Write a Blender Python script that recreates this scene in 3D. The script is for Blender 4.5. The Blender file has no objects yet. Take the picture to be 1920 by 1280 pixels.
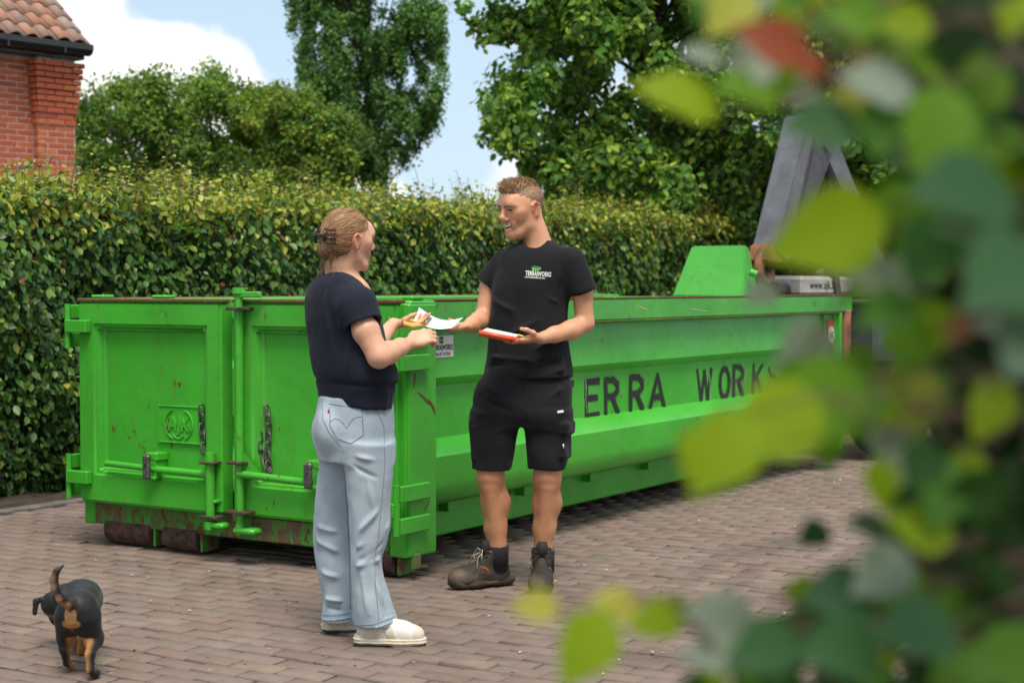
import bpy, bmesh, math, random
import numpy as np
from mathutils import Vector, Matrix
from mathutils.bvhtree import BVHTree
R = math.radians
random.seed(7); RNG = np.random.default_rng(11)
C = bpy.context.scene.collection
S = bpy.context.scene

# ------------------------------------------------------------ camera
FPX, HOR, CH = 3000.0, 537.0, 1.38
TILT = math.atan((640 - HOR) / FPX)
cam_d = bpy.data.cameras.new('camera'); cam = bpy.data.objects.new('camera', cam_d); C.objects.link(cam)
cam.location = (0, 0, CH); cam.rotation_euler = (R(90) - TILT, 0, 0)
cam_d.sensor_width = 36; cam_d.lens = 36 * FPX / 1920
cam_d.clip_start = .05; cam_d.clip_end = 2000
cam_d.dof.use_dof = True; cam_d.dof.focus_distance = 6.95; cam_d.dof.aperture_fstop = 3.3; cam_d.dof.aperture_blades = 9
S.camera = cam

# ------------------------------------------------------------ light
SUN_EL, SUN_AZ = R(64), R(165)       # azimuth from +Y (away from the camera) towards +X
W = bpy.data.worlds.new('World'); S.world = W; W.use_nodes = True
nt = W.node_tree; nt.nodes.clear()
def N(t, nt_, **kw):
    n = nt_.nodes.new(t)
    for k, v in kw.items(): setattr(n, k, v)
    return n
sky = N('ShaderNodeTexSky', nt, sky_type='NISHITA', sun_disc=False, sun_elevation=SUN_EL, sun_rotation=SUN_AZ)
sky.air_density = 1.0; sky.dust_density = 1.6; sky.ozone_density = 1.0
tc = N('ShaderNodeTexCoord', nt)
sep = N('ShaderNodeSeparateXYZ', nt); nt.links.new(tc.outputs['Generated'], sep.inputs[0])
def dirv(px, py):
    v = Vector(((px - 960) / FPX, math.cos(TILT) + (640 - py) / FPX * math.sin(TILT), (640 - py) / FPX * math.cos(TILT) - math.sin(TILT)))
    return v.normalized()
noi = N('ShaderNodeTexNoise', nt); noi.inputs['Scale'].default_value = 3.4; noi.inputs['Detail'].default_value = 9; noi.inputs['Roughness'].default_value = .56
nt.links.new(tc.outputs['Generated'], noi.inputs['Vector'])
det = N('ShaderNodeTexNoise', nt); det.inputs['Scale'].default_value = 16; det.inputs['Detail'].default_value = 8; det.inputs['Roughness'].default_value = .6
nt.links.new(tc.outputs['Generated'], det.inputs['Vector'])
def math_n(op, a, b=None, c=None, clamp=False, t=None):
    n = N('ShaderNodeMath', t or nt, operation=op); n.use_clamp = clamp
    for i, x in enumerate((a, b, c)):
        if x is None: continue
        if isinstance(x, (int, float)): n.inputs[i].default_value = x
        else: (t or nt).links.new(x, n.inputs[i])
    return n.outputs[0]
base = math_n('MULTIPLY', math_n('SUBTRACT', noi.outputs['Fac'], .45), 5.0)
tot = base
for (px, py, r_, a) in [(400, 125, .046, 1.0), (330, 160, .04, .9), (120, 100, .05, 1.0), (200, 150, .05, 1.0), (60, 20, .045, .9), (950, 330, .03, .55), (880, 330, .02, .4),
                        (330, 10, .035, -1.2), (470, 15, .05, -1.2), (230, 40, .02, -1.1), (860, 120, .05, -1.0), (530, 70, .016, -1.0), (830, 250, .04, -.8), (1000, 100, .05, -.5)]:
    d = dirv(px, py)
    dp = N('ShaderNodeVectorMath', nt, operation='DISTANCE'); nt.links.new(tc.outputs['Generated'], dp.inputs[0]); dp.inputs[1].default_value = d
    m = N('ShaderNodeMapRange', nt, interpolation_type='SMOOTHSTEP'); nt.links.new(dp.outputs['Value'], m.inputs[0])
    m.inputs[1].default_value = 0; m.inputs[2].default_value = r_ * 1.5; m.inputs[3].default_value = a; m.inputs[4].default_value = 0
    tot = math_n('ADD', tot, m.outputs[0])
tot = math_n('ADD', tot, math_n('MULTIPLY', math_n('SUBTRACT', det.outputs['Fac'], .5), 1.5))
cm = N('ShaderNodeMapRange', nt, interpolation_type='SMOOTHSTEP'); nt.links.new(tot, cm.inputs[0])
cm.inputs[1].default_value = .02; cm.inputs[2].default_value = .62; cm.inputs[3].default_value = 0.0; cm.inputs[4].default_value = 1
hz = N('ShaderNodeMapRange', nt); nt.links.new(sep.outputs[2], hz.inputs[0])
hz.inputs[1].default_value = 0.0; hz.inputs[2].default_value = .32; hz.inputs[3].default_value = .78; hz.inputs[4].default_value = .50
bg1 = N('ShaderNodeBackground', nt); nt.links.new(sky.outputs[0], bg1.inputs[0]); bg1.inputs[1].default_value = .07
bg2 = N('ShaderNodeBackground', nt); bg2.inputs[0].default_value = (.40, .51, .61, 1); bg2.inputs[1].default_value = 1.0   # thin high veil
bg3 = N('ShaderNodeBackground', nt); bg3.inputs[0].default_value = (1.0, .985, .96, 1); bg3.inputs[1].default_value = .70  # cloud
mx1 = N('ShaderNodeMixShader', nt); nt.links.new(hz.outputs[0], mx1.inputs[0]); nt.links.new(bg1.outputs[0], mx1.inputs[1]); nt.links.new(bg2.outputs[0], mx1.inputs[2])
mx2 = N('ShaderNodeMixShader', nt); nt.links.new(cm.outputs[0], mx2.inputs[0]); nt.links.new(mx1.outputs[0], mx2.inputs[1]); nt.links.new(bg3.outputs[0], mx2.inputs[2])
wo = N('ShaderNodeOutputWorld', nt); nt.links.new(mx2.outputs[0], wo.inputs[0])

sd = bpy.data.lights.new('sun', 'SUN'); sd.energy = 2.15; sd.angle = R(24); sd.color = (1, .91, .78)
sun = bpy.data.objects.new('sun', sd); C.objects.link(sun)
sv = Vector((math.sin(SUN_AZ) * math.cos(SUN_EL), math.cos(SUN_AZ) * math.cos(SUN_EL), math.sin(SUN_EL)))
sun.rotation_euler = sv.to_track_quat('Z', 'Y').to_euler()
sun.location = (0, 0, 30)
S.view_settings.view_transform = 'Standard'; S.view_settings.look = 'None'
S.view_settings.exposure = .9; S.view_settings.gamma = 1; S.view_settings.use_curve_mapping = False
S.render.engine = 'CYCLES'; S.cycles.max_bounces = 8; S.cycles.transparent_max_bounces = 8; S.cycles.use_denoising = True
S.render.threads_mode = 'AUTO'; S.cycles.sample_clamp_indirect = 6

# ------------------------------------------------------------ helpers
def P(px, py, D):
    """the point at depth D (world Y) seen at a photograph pixel"""
    a = (px - 960) / FPX; b = (640 - py) / FPX
    y = math.cos(TILT) + b * math.sin(TILT); z = b * math.cos(TILT) - math.sin(TILT)
    return Vector((a * D / y, D, CH + z * D / y))
def tag(o, label=None, cat=None, group=None, kind=None):
    if label: o['label'] = label
    if cat: o['category'] = cat
    if group: o['group'] = group
    if kind: o['kind'] = kind
    return o
def empty(name, loc=(0, 0, 0), rz=0, parent=None):
    o = bpy.data.objects.new(name, None); C.objects.link(o); o.location = loc; o.rotation_euler = (0, 0, rz); o.parent = parent
    o.empty_display_size = .1
    return o
def link(name, me, mat=None, parent=None, loc=None):
    o = bpy.data.objects.new(name, me); C.objects.link(o)
    if mat is not None and not me.materials:
        for m in (mat if isinstance(mat, (list, tuple)) else [mat]): me.materials.append(m)
    if parent: o.parent = parent
    if loc is not None: o.location = loc
    return o
def mesh_np(name, V, F, smooth=False, col=None):
    """V (n,3), F (m,k) numpy"""
    me = bpy.data.meshes.new(name); V = np.ascontiguousarray(V, np.float32); F = np.ascontiguousarray(F, np.int32)
    k = F.shape[1]
    me.vertices.add(len(V)); me.vertices.foreach_set('co', V.ravel())
    me.loops.add(F.size); me.loops.foreach_set('vertex_index', F.ravel())
    me.polygons.add(len(F)); me.polygons.foreach_set('loop_start', np.arange(0, F.size, k, dtype=np.int32))
    me.polygons.foreach_set('loop_total', np.full(len(F), k, np.int32))
    if smooth: me.polygons.foreach_set('use_smooth', np.ones(len(F), bool))
    me.update(calc_edges=True)
    if col is not None:
        c = np.ones((len(V), 4), np.float32); c[:, :3] = col
        at = me.color_attributes.new('Col', 'FLOAT_COLOR', 'POINT'); at.data.foreach_set('color', c.ravel())
    return me
def from_bm(name, bm, smooth=False):
    me = bpy.data.meshes.new(name); bm.to_mesh(me); bm.free()
    if smooth:
        for p in me.polygons: p.use_smooth = True
    return me
def bm_box(bm, lo, hi, mat=None, bev=0):
    lo = Vector(lo); hi = Vector(hi); c = (lo + hi) / 2; s = hi - lo
    M = Matrix.Translation(c) @ Matrix.Diagonal((s.x, s.y, s.z, 1))
    if mat is not None: M = mat @ M
    r = bmesh.ops.create_cube(bm, size=1, matrix=M)
    if bev:
        es = list({e for v in r['verts'] for e in v.link_edges})
        bmesh.ops.bevel(bm, geom=es, offset=bev, segments=1, affect='EDGES', clamp_overlap=True)
def bm_cyl(bm, a, b, r1, r2=None, seg=12, caps=True):
    a = Vector(a); b = Vector(b); r2 = r1 if r2 is None else r2; d = b - a
    q = d.to_track_quat('Z', 'Y').to_matrix().to_4x4()
    bmesh.ops.create_cone(bm, cap_ends=caps, segments=seg, radius1=r1, radius2=r2, depth=d.length, matrix=Matrix.Translation((a + b) / 2) @ q)
def bm_tube(bm, pts, r, seg=8, closed=False):
    pts = [Vector(p) for p in pts]; n = len(pts); rings = []
    up = Vector((0, 0, 1)); prev = None
    for i, p in enumerate(pts):
        if closed: t = (pts[(i + 1) % n] - pts[i - 1])
        else: t = pts[min(i + 1, n - 1)] - pts[max(i - 1, 0)]
        t.normalize()
        if prev is None:
            a = t.cross(up)
            if a.length < .1: a = t.cross(Vector((1, 0, 0)))
        else: a = prev - t * prev.dot(t)
        a.normalize(); prev = a; b = t.cross(a)
        rr = r[i] if isinstance(r, (list, tuple)) else r
        rings.append([bm.verts.new(p + (a * math.cos(2 * math.pi * k / seg) + b * math.sin(2 * math.pi * k / seg)) * rr) for k in range(seg)])
    m = n if closed else n - 1
    for i in range(m):
        A = rings[i]; B = rings[(i + 1) % n]
        for k in range(seg): bm.faces.new((A[k], A[(k + 1) % seg], B[(k + 1) % seg], B[k]))
    if not closed:
        bm.faces.new(rings[0][::-1]); bm.faces.new(rings[-1])
def box(name, lo, hi, mat, parent=None, bev=.004, M=None):
    bm = bmesh.new(); bm_box(bm, lo, hi, M, bev); return link(name, from_bm(name, bm), mat, parent)
def cyl(name, a, b, r, mat, parent=None, r2=None, seg=16, smooth=True):
    bm = bmesh.new(); bm_cyl(bm, a, b, r, r2, seg); o = link(name, from_bm(name, bm), mat, parent)
    if smooth: autosmooth(o.data)
    return o
def tube(name, pts, r, mat, parent=None, seg=8, closed=False):
    bm = bmesh.new(); bm_tube(bm, pts, r, seg, closed); return link(name, from_bm(name, bm, True), mat, parent)
def autosmooth(me, ang=40):
    me.polygons.foreach_set('use_smooth', np.ones(len(me.polygons), bool))
    bm = bmesh.new(); bm.from_mesh(me); 
    for e in bm.edges:
        if len(e.link_faces) == 2 and e.calc_face_angle(0) > R(ang): e.smooth = False
    bm.to_mesh(me); bm.free()
def prism(name, poly, t, mat, parent=None, M=None, bev=0):
    """polygon in local XY extruded by t in local Z, then moved by M"""
    bm = bmesh.new(); vs = [bm.verts.new((x, y, 0)) for x, y in poly]; f = bm.faces.new(vs)
    r = bmesh.ops.extrude_face_region(bm, geom=[f]); bmesh.ops.translate(bm, verts=[v for v in r['geom'] if isinstance(v, bmesh.types.BMVert)], vec=(0, 0, t))
    bmesh.ops.recalc_face_normals(bm, faces=bm.faces[:])
    if bev: bmesh.ops.bevel(bm, geom=bm.edges[:], offset=bev, segments=1, affect='EDGES')
    if M is not None: bm.transform(M)
    return link(name, from_bm(name, bm), mat, parent)
def text_mesh(txt, size=1, sx=1, bold=0, ext=0, align='LEFT'):
    cu = bpy.data.curves.new('txt', 'FONT'); cu.body = txt; cu.size = size; cu.offset = bold; cu.extrude = ext; cu.align_x = align; cu.resolution_u = 3
    o = bpy.data.objects.new('txt', cu); C.objects.link(o)
    dg = bpy.context.evaluated_depsgraph_get(); me = bpy.data.meshes.new_from_object(o.evaluated_get(dg))
    bpy.data.objects.remove(o); bpy.data.curves.remove(cu)
    me.transform(Matrix.Diagonal((sx, 1, 1, 1))); me.materials.clear()
    return me

# ------------------------------------------------------------ materials
def mat_new(name):
    m = bpy.data.materials.new(name); m.use_nodes = True; t = m.node_tree; b = t.nodes['Principled BSDF']; return m, t, b
def noise(t, scale, detail=4, rough=.5, vec=None, obj=True, stretch=None):
    n = N('ShaderNodeTexNoise', t); n.inputs['Scale'].default_value = scale; n.inputs['Detail'].default_value = detail; n.inputs['Roughness'].default_value = rough
    c = N('ShaderNodeTexCoord', t); v = c.outputs['Object']
    if stretch:
        mp = N('ShaderNodeMapping', t); mp.inputs['Scale'].default_value = stretch; t.links.new(v, mp.inputs['Vector']); v = mp.outputs[0]
    t.links.new(v, n.inputs['Vector']); return n.outputs['Fac']
def ramp(t, fac, stops):
    r = N('ShaderNodeValToRGB', t); t.links.new(fac, r.inputs[0]); e = r.color_ramp.elements
    while len(e) < len(stops): e.new(.5)
    for el, (p, c) in zip(e, stops): el.position = p; el.color = (*c, 1) if len(c) == 3 else c
    return r.outputs[0]
def mixc(t, f, a, b, mode='MIX'):
    m = N('ShaderNodeMix', t, data_type='RGBA', blend_type=mode)
    for i, x in ((0, f), (6, a), (7, b)):
        if isinstance(x, (int, float)): m.inputs[i].default_value = x
        elif isinstance(x, tuple): m.inputs[i].default_value = (*x, 1) if len(x) == 3 else x
        else: t.links.new(x, m.inputs[i])
    return m.outputs[2]
def bump(t, b, h, strength=.3, dist=.01):
    n = N('ShaderNodeBump', t); n.inputs['Strength'].default_value = strength; n.inputs['Distance'].default_value = dist
    t.links.new(h, n.inputs['Height']); t.links.new(n.outputs[0], b.inputs['Normal'])
def plain(name, col, rough=.5, metal=0, var=.15, scale=12, bmp=0, bscale=60, spec=.5, stretch=None):
    m, t, b = mat_new(name); f = noise(t, scale, 5, .6, stretch=stretch)
    lo = tuple(max(0, c * (1 - var * 1.6)) for c in col); hi = tuple(min(1, c * (1 + var)) for c in col)
    t.links.new(ramp(t, f, [(.3, lo), (.7, hi)]), b.inputs['Base Color'])
    t.links.new(math_n('ADD', math_n('MULTIPLY', f, .25, t=t), rough - .12, t=t), b.inputs['Roughness'])
    b.inputs['Metallic'].default_value = metal; b.inputs['Specular IOR Level'].default_value = spec
    if bmp: bump(t, b, noise(t, bscale, 5, .6), bmp, .004)
    return m
def attr_mat(name, rough=.5, spec=.5, var=.12, scale=30, bmp=0, bscale=200, transl=0, sss=0, sheen=0, coat=0):
    m, t, b = mat_new(name); a = N('ShaderNodeVertexColor', t, layer_name='Col')
    f = noise(t, scale, 4, .6)
    g = N('ShaderNodeMapRange', t); t.links.new(f, g.inputs[0]); g.inputs[3].default_value = 1 - var * 2; g.inputs[4].default_value = 1 + var * 2
    vm = N('ShaderNodeVectorMath', t, operation='SCALE'); t.links.new(a.outputs[0], vm.inputs[0]); t.links.new(g.outputs[0], vm.inputs['Scale'])
    t.links.new(vm.outputs[0], b.inputs['Base Color']); b.inputs['Roughness'].default_value = rough; b.inputs['Specular IOR Level'].default_value = spec
    if sss: b.inputs['Subsurface Weight'].default_value = sss; b.inputs['Subsurface Radius'].default_value = (.012, .004, .002); b.inputs['Subsurface Scale'].default_value = 1
    if sheen: b.inputs['Sheen Weight'].default_value = sheen; b.inputs['Sheen Roughness'].default_value = .4
    if coat: b.inputs['Coat Weight'].default_value = coat
    if bmp: bump(t, b, noise(t, bscale, 3, .6), bmp, .002)
    if transl:
        tr = N('ShaderNodeBsdfTranslucent', t); mc = mixc(t, 1.0, vm.outputs[0], (1.15, 1.25, .55), 'MULTIPLY'); t.links.new(mc, tr.inputs[0])
        ms = N('ShaderNodeMixShader', t); ms.inputs[0].default_value = transl
        t.links.new(b.outputs[0], ms.inputs[1]); t.links.new(tr.outputs[0], ms.inputs[2]); t.links.new(ms.outputs[0], t.nodes['Material Output'].inputs[0])
    return m
def paint(name, col, rust=.0, rough=.32, drip=0, chip=.66):
    """glossy enamel with chips, rust, scratches and grime"""
    m, t, b = mat_new(name)
    big = noise(t, 1.3, 3, .5); c0 = ramp(t, big, [(.3, tuple(c * .86 for c in col)), (.7, tuple(min(1, c * 1.1) for c in col))])
    grime = noise(t, 7, 8, .65, stretch=(1, 1, .25)); c1 = mixc(t, ramp(t, grime, [(.55, (0, 0, 0)), (.85, (.3, .3, .3))]), c0, (.07, .22, .045))
    chips = noise(t, 26, 10, .7, stretch=(1, 1, .45)); mask = math_n('ADD', chips, math_n('MULTIPLY', noise(t, 2.2, 4, .6), .5, t=t), t=t)
    cut = chip + .265 - rust * .3
    mk = ramp(t, mask, [(max(0, min(.97, cut)), (0, 0, 0)), (min(.995, cut + .02), (1, 1, 1))])
    rustc = ramp(t, noise(t, 60, 4, .6), [(.3, (.05, .016, .006)), (.6, (.16, .055, .02)), (.8, (.26, .17, .10))])
    col2 = mixc(t, mk, c1, rustc)
    scr = noise(t, 9, 6, .75, stretch=(1, .2, 6)); sm = ramp(t, scr, [(.72, (0, 0, 0)), (.735, (.5, .5, .5)), (.75, (0, 0, 0))])
    col3 = mixc(t, sm, col2, (.30, .48, .20))
    smn = noise(t, 3.1, 9, .78, stretch=(1, 1, .8)); smk = ramp(t, smn, [(.56, (0, 0, 0)), (.74, (.42, .42, .42))]); col3 = mixc(t, smk, col3, (.022, .10, .018))
    fade = noise(t, .9, 5, .6, stretch=(1, 1, .4)); col3 = mixc(t, ramp(t, fade, [(.5, (0, 0, 0)), (.75, (.28, .28, .28))]), col3, (.12, .42, .07))
    if drip:
        dr = noise(t, 14, 7, .7, stretch=(1, 1, .12)); dm = ramp(t, math_n('ADD', dr, math_n('MULTIPLY', noise(t, 1.6, 3), .35, t=t), t=t), [(.62, (0, 0, 0)), (.8, (drip, drip, drip))])
        col3 = mixc(t, dm, col3, (.13, .085, .05))
    t.links.new(col3, b.inputs['Base Color'])
    t.links.new(math_n('ADD', math_n('MULTIPLY', grime, .3, t=t), rough - .13, t=t), b.inputs['Roughness'])
    b.inputs['Specular IOR Level'].default_value = .38
    bump(t, b, math_n('ADD', noise(t, 3.2, 3), math_n('MULTIPLY', mk, -.15, t=t), t=t), .42, .03)
    return m

# ------------------------------------------------------------ signed distance modelling
class SDF:
    def __init__(s, lo, hi, h):
        s.lo = np.array(lo, float); s.h = h; s.n = np.ceil((np.array(hi, float) - s.lo) / h).astype(int) + 1
        s.G = np.full(s.n, .5, np.float32); s.ax = [(s.lo[i] + h * np.arange(s.n[i])).astype(np.float32) for i in range(3)]
    def _sub(s, lo, hi, m):
        a = np.clip(np.floor((np.array(lo) - m - s.lo) / s.h).astype(int), 0, s.n - 1); b = np.clip(np.ceil((np.array(hi) + m - s.lo) / s.h).astype(int) + 1, 1, s.n)
        sl = tuple(slice(a[i], max(b[i], a[i] + 1)) for i in range(3))
        return sl, s.ax[0][sl[0]][:, None, None], s.ax[1][sl[1]][None, :, None], s.ax[2][sl[2]][None, None, :]
    def _mix(s, sl, d, k, op):
        g = s.G[sl]
        if op == 'sub': d = -d; 
        if op == 'add':
            hh = np.maximum(k - np.abs(g - d), 0) / k; s.G[sl] = np.minimum(g, d) - hh * hh * k * .25
        else:
            hh = np.maximum(k - np.abs(g - d), 0) / k; s.G[sl] = np.maximum(g, d) + hh * hh * k * .25
    def cone(s, a, b, ra, rb, k=.012, flat=None, op='add'):
        a = np.array(a, float); b = np.array(b, float); r = max(ra, rb); ab = b - a; L = max(ab @ ab, 1e-9)
        sl, X, Y, Z = s._sub(np.minimum(a, b) - r, np.maximum(a, b) + r, k + 2 * s.h)
        px, py, pz = X - a[0], Y - a[1], Z - a[2]
        t = np.clip((px * ab[0] + py * ab[1] + pz * ab[2]) / L, 0, 1).astype(np.float32)
        qx, qy, qz = px - t * ab[0], py - t * ab[1], pz - t * ab[2]
        q = qx * qx + qy * qy + qz * qz
        if flat:
            nn, f = flat; nn = np.array(nn, float); nn /= np.linalg.norm(nn); q = q + (1 / f ** 2 - 1) * (qx * nn[0] + qy * nn[1] + qz * nn[2]) ** 2
        d = np.sqrt(q) - (ra + (rb - ra) * t)
        s._mix(sl, d.astype(np.float32), k, op)
    def chain(s, pts, rs, k=.012, flat=None, op='add'):
        for i in range(len(pts) - 1): s.cone(pts[i], pts[i + 1], rs[i], rs[i + 1], k, flat, op)
    def ell(s, c, r, Rm=None, k=.012, op='add'):
        c = np.array(c, float); r = np.array(r if hasattr(r, '__len__') else (r, r, r), float); m = r.max()
        sl, X, Y, Z = s._sub(c - m, c + m, k + 2 * s.h); p = (X - c[0], Y - c[1], Z - c[2])
        A = np.eye(3) if Rm is None else np.array(Rm)          # columns are local axes
        q = [(p[0] * A[0, i] + p[1] * A[1, i] + p[2] * A[2, i]) for i in range(3)]
        k0 = np.sqrt(sum((q[i] / r[i]) ** 2 for i in range(3))) + 1e-6; k1 = np.sqrt(sum((q[i] / r[i] ** 2) ** 2 for i in range(3))) + 1e-6
        s._mix(sl, (k0 * (k0 - 1) / k1).astype(np.float32), k, op)
    def box(s, c, hf, Rm=None, rd=.01, k=.006, op='add'):
        c = np.array(c, float); hf = np.array(hf, float); m = np.linalg.norm(hf); sl, X, Y, Z = s._sub(c - m, c + m, k + 2 * s.h); p = (X - c[0], Y - c[1], Z - c[2])
        A = np.eye(3) if Rm is None else np.array(Rm); q = [np.abs(p[0] * A[0, i] + p[1] * A[1, i] + p[2] * A[2, i]) - (hf[i] - rd) for i in range(3)]
        o = np.sqrt(sum(np.maximum(x, 0) ** 2 for x in q)) + np.minimum(np.maximum(np.maximum(q[0], q[1]), q[2]), 0) - rd
        s._mix(sl, o.astype(np.float32), k, op)
    def loft(s, rows, yaw=0, n=2.2, k=.02, op='add', grow=0, cap=.0):
        """rows: (z, cx, cy, a, b) ; ellipse sections stacked in z"""
        rows = sorted(rows); A = np.array(rows, float); z0, z1 = A[0, 0], A[-1, 0]; m = max(A[:, 3].max(), A[:, 4].max())
        sl, X, Y, Z = s._sub((A[:, 1].min() - m, A[:, 2].min() - m, z0), (A[:, 1].max() + m, A[:, 2].max() + m, z1), k + 2 * s.h)
        zz = Z[0, 0]; cx, cy, a, b = [np.interp(zz, A[:, 0], A[:, i]).astype(np.float32) for i in (1, 2, 3, 4)]
        if len(A) > 3:   # smooth the section parameters
            w = max(1, int(.025 / s.h)); ker = np.ones(2 * w + 1) / (2 * w + 1)
            sm = lambda v: np.convolve(np.pad(v, w, mode='edge'), ker, 'valid').astype(np.float32); cx, cy, a, b = map(sm, (cx, cy, a, b))
        a = a + grow; b = b + grow; c_, s_ = math.cos(yaw), math.sin(yaw)
        dx = X - cx; dy = Y - cy; u = dx * c_ + dy * s_; v = -dx * s_ + dy * c_
        rho = (np.abs(u / a) ** n + np.abs(v / b) ** n) ** (1 / n) + 1e-6; r = np.sqrt(u * u + v * v) + 1e-6
        d = r * (1 - 1 / rho); e = np.maximum(z0 - Z, Z - z1); d = np.maximum(d, e + 0 * d) if not cap else np.maximum(d, e - cap)
        s._mix(sl, d.astype(np.float32), k, op)
    def mesh(s):
        G = s.G; Sg = G < 0; c = [Sg[i:s.n[0] - 1 + i, j:s.n[1] - 1 + j, k:s.n[2] - 1 + k] for i in (0, 1) for j in (0, 1) for k in (0, 1)]
        al = c[0].copy(); an = c[0].copy()
        for x in c[1:]: al &= x; an |= x
        cells = np.argwhere(an & ~al); idx = np.full(an.shape, -1, np.int32); idx[tuple(cells.T)] = np.arange(len(cells))
        off = np.array([(i, j, k) for i in (0, 1) for j in (0, 1) for k in (0, 1)]); vals = np.stack([G[tuple((cells + o).T)] for o in off], 1)
        sm = np.zeros((len(cells), 3)); ct = np.zeros(len(cells))
        for i in range(8):
            for j in range(i + 1, 8):
                if np.abs(off[i] - off[j]).sum() != 1: continue
                x = (vals[:, i] < 0) != (vals[:, j] < 0); t = vals[:, i] / (vals[:, i] - vals[:, j] + 1e-12)
                sm[x] += off[i] + (off[j] - off[i]) * t[x, None]; ct[x] += 1
        V = (cells + sm / ct[:, None]) * s.h + s.lo; Q = []
        for a in range(3):
            b_, c_ = (a + 1) % 3, (a + 2) % 3
            s1 = [slice(None)] * 3; s2 = [slice(None)] * 3; s1[a] = slice(0, -1); s2[a] = slice(1, None)
            A, B = Sg[tuple(s1)], Sg[tuple(s2)]; e = np.argwhere(A != B); ok = (e[:, b_] > 0) & (e[:, c_] > 0) & (e[:, b_] < s.n[b_] - 1) & (e[:, c_] < s.n[c_] - 1); e = e[ok]
            fl = A[tuple(e.T)]; db = np.zeros(3, int); db[b_] = 1; dc = np.zeros(3, int); dc[c_] = 1
            q = np.stack([idx[tuple((e - db - dc).T)], idx[tuple((e - dc).T)], idx[tuple(e.T)], idx[tuple((e - db).T)]], 1)
            q[~fl] = q[~fl][:, ::-1]; Q.append(q)
        return V, np.concatenate(Q)
def relax(V, Q, it=2, lam=.5):
    for _ in range(it):
        acc = np.zeros_like(V); cnt = np.zeros(len(V))
        for i in range(4):
            a, b = Q[:, i], Q[:, (i + 1) % 4]
            for ax in range(3): acc[:, ax] += np.bincount(a, V[b, ax], len(V)) + np.bincount(b, V[a, ax], len(V))
            cnt += np.bincount(a, minlength=len(V)) + np.bincount(b, minlength=len(V))
        V = V + (acc / cnt[:, None] - V) * lam
    return V
def vnorm(V, Q):
    n = np.cross(V[Q[:, 2]] - V[Q[:, 0]], V[Q[:, 3]] - V[Q[:, 1]]); o = np.zeros_like(V)
    for i in range(4):
        for ax in range(3): o[:, ax] += np.bincount(Q[:, i], n[:, ax], len(V))
    return o / (np.linalg.norm(o, axis=1, keepdims=True) + 1e-12)
def segdist(V, a, b):
    a = np.array(a, float); b = np.array(b, float); ab = b - a; t = np.clip((V - a) @ ab / max(ab @ ab, 1e-9), 0, 1)
    return np.linalg.norm(V - a - t[:, None] * ab, axis=1), t
def fold(V, a, b, w, amp):
    """a cloth ridge (amp>0) or crease along the segment a-b"""
    d, t = segdist(V, a, b); return amp * np.exp(-(d / w) ** 2) * np.sqrt(np.clip(np.sin(np.pi * np.clip(t, .04, .96)), 0, 1))
_wr = np.random.default_rng(5)
def wnoise(V, scale, seed=0, n=10, stretch=(1, 1, 1)):
    r = np.random.default_rng(seed); out = np.zeros(len(V)); p = V * np.array(stretch)
    for i in range(n):
        d = r.normal(size=3); d /= np.linalg.norm(d); f = scale * (.6 + 1.0 * r.random()); ph = r.random() * 6.28
        d2 = r.normal(size=3); out += np.sin(p @ d * f + ph + 1.3 * np.sin(p @ d2 * f * .4 + ph * 2))
    return out / n ** .5
def sdf_obj(name, F, mat, parent, disp=None, col=None, it=2, keep=None):
    V, Q = F.mesh(); V = relax(V, Q, it)
    if disp is not None: V = V + vnorm(V, Q) * disp(V)[:, None]
    c = col(V, vnorm(V, Q)) if col is not None else None
    o = parent.matrix_world if parent is not None else None
    pl = np.array(parent.location) if parent is not None else np.zeros(3)
    me = mesh_np(name, V - pl, Q, True, c); ob = link(name, me, mat, parent); ob_cache[ob.name] = (V, Q); return ob
ob_cache = {}
def project(me, M, bvh, direction, off=.0015):
    """lay a flat mesh (moved by M into world space) on to a surface"""
    me.transform(M)
    for v in me.vertices:
        hit = bvh.ray_cast(v.co - direction * .5, direction)
        if hit[0] is not None: v.co = hit[0] - direction * off
        else: v.co = v.co
    return me
def bvh_of(ob):
    V, Q = ob_cache[ob.name]; return BVHTree.FromPolygons([tuple(v) for v in V], [tuple(int(i) for i in q) for q in Q])

# ------------------------------------------------------------ leaves
LEAF7 = np.array([(0, 0, 0), (0, .5, -.04), (0, 1, -.10), (-.27, .22, .03), (-.31, .58, .04), (.27, .22, .03), (.31, .58, .04)], float)
LT7 = np.array([(0, 1, 3), (3, 1, 4), (4, 1, 2), (0, 5, 1), (5, 6, 1), (6, 2, 1)])
LEAF4 = np.array([(0, 0, 0), (-.3, .5, .08), (0, 1, 0), (.3, .5, .08)], float)
LT4 = np.array([(0, 2, 1), (0, 3, 2)])
def leaf_frames(pos, nrm, tip):
    nrm = nrm / (np.linalg.norm(nrm, axis=1, keepdims=True) + 1e-9)
    t = tip - nrm * (tip * nrm).sum(1, keepdims=True); t /= (np.linalg.norm(t, axis=1, keepdims=True) + 1e-9)
    return np.stack([np.cross(t, nrm), t, nrm], 1)       # rows x,y,z
def leaf_cloud(name, pos, nrm, tip, size, col, mat, parent=None, tpl=7, kind='stuff'):
    L, T = (LEAF7, LT7) if tpl == 7 else (LEAF4, LT4); A = leaf_frames(pos, nrm, tip); n = len(pos)
    V = np.einsum('vk,nkj->nvj', L, A) * size[:, None, None] + pos[:, None, :]
    F = (T[None] + (np.arange(n) * len(L))[:, None, None]).reshape(-1, 3)
    me = mesh_np(name, V.reshape(-1, 3), F, False, np.repeat(col, len(L), 0)); o = link(name, me, mat, parent)
    if kind: o['kind'] = kind
    return o
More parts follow.
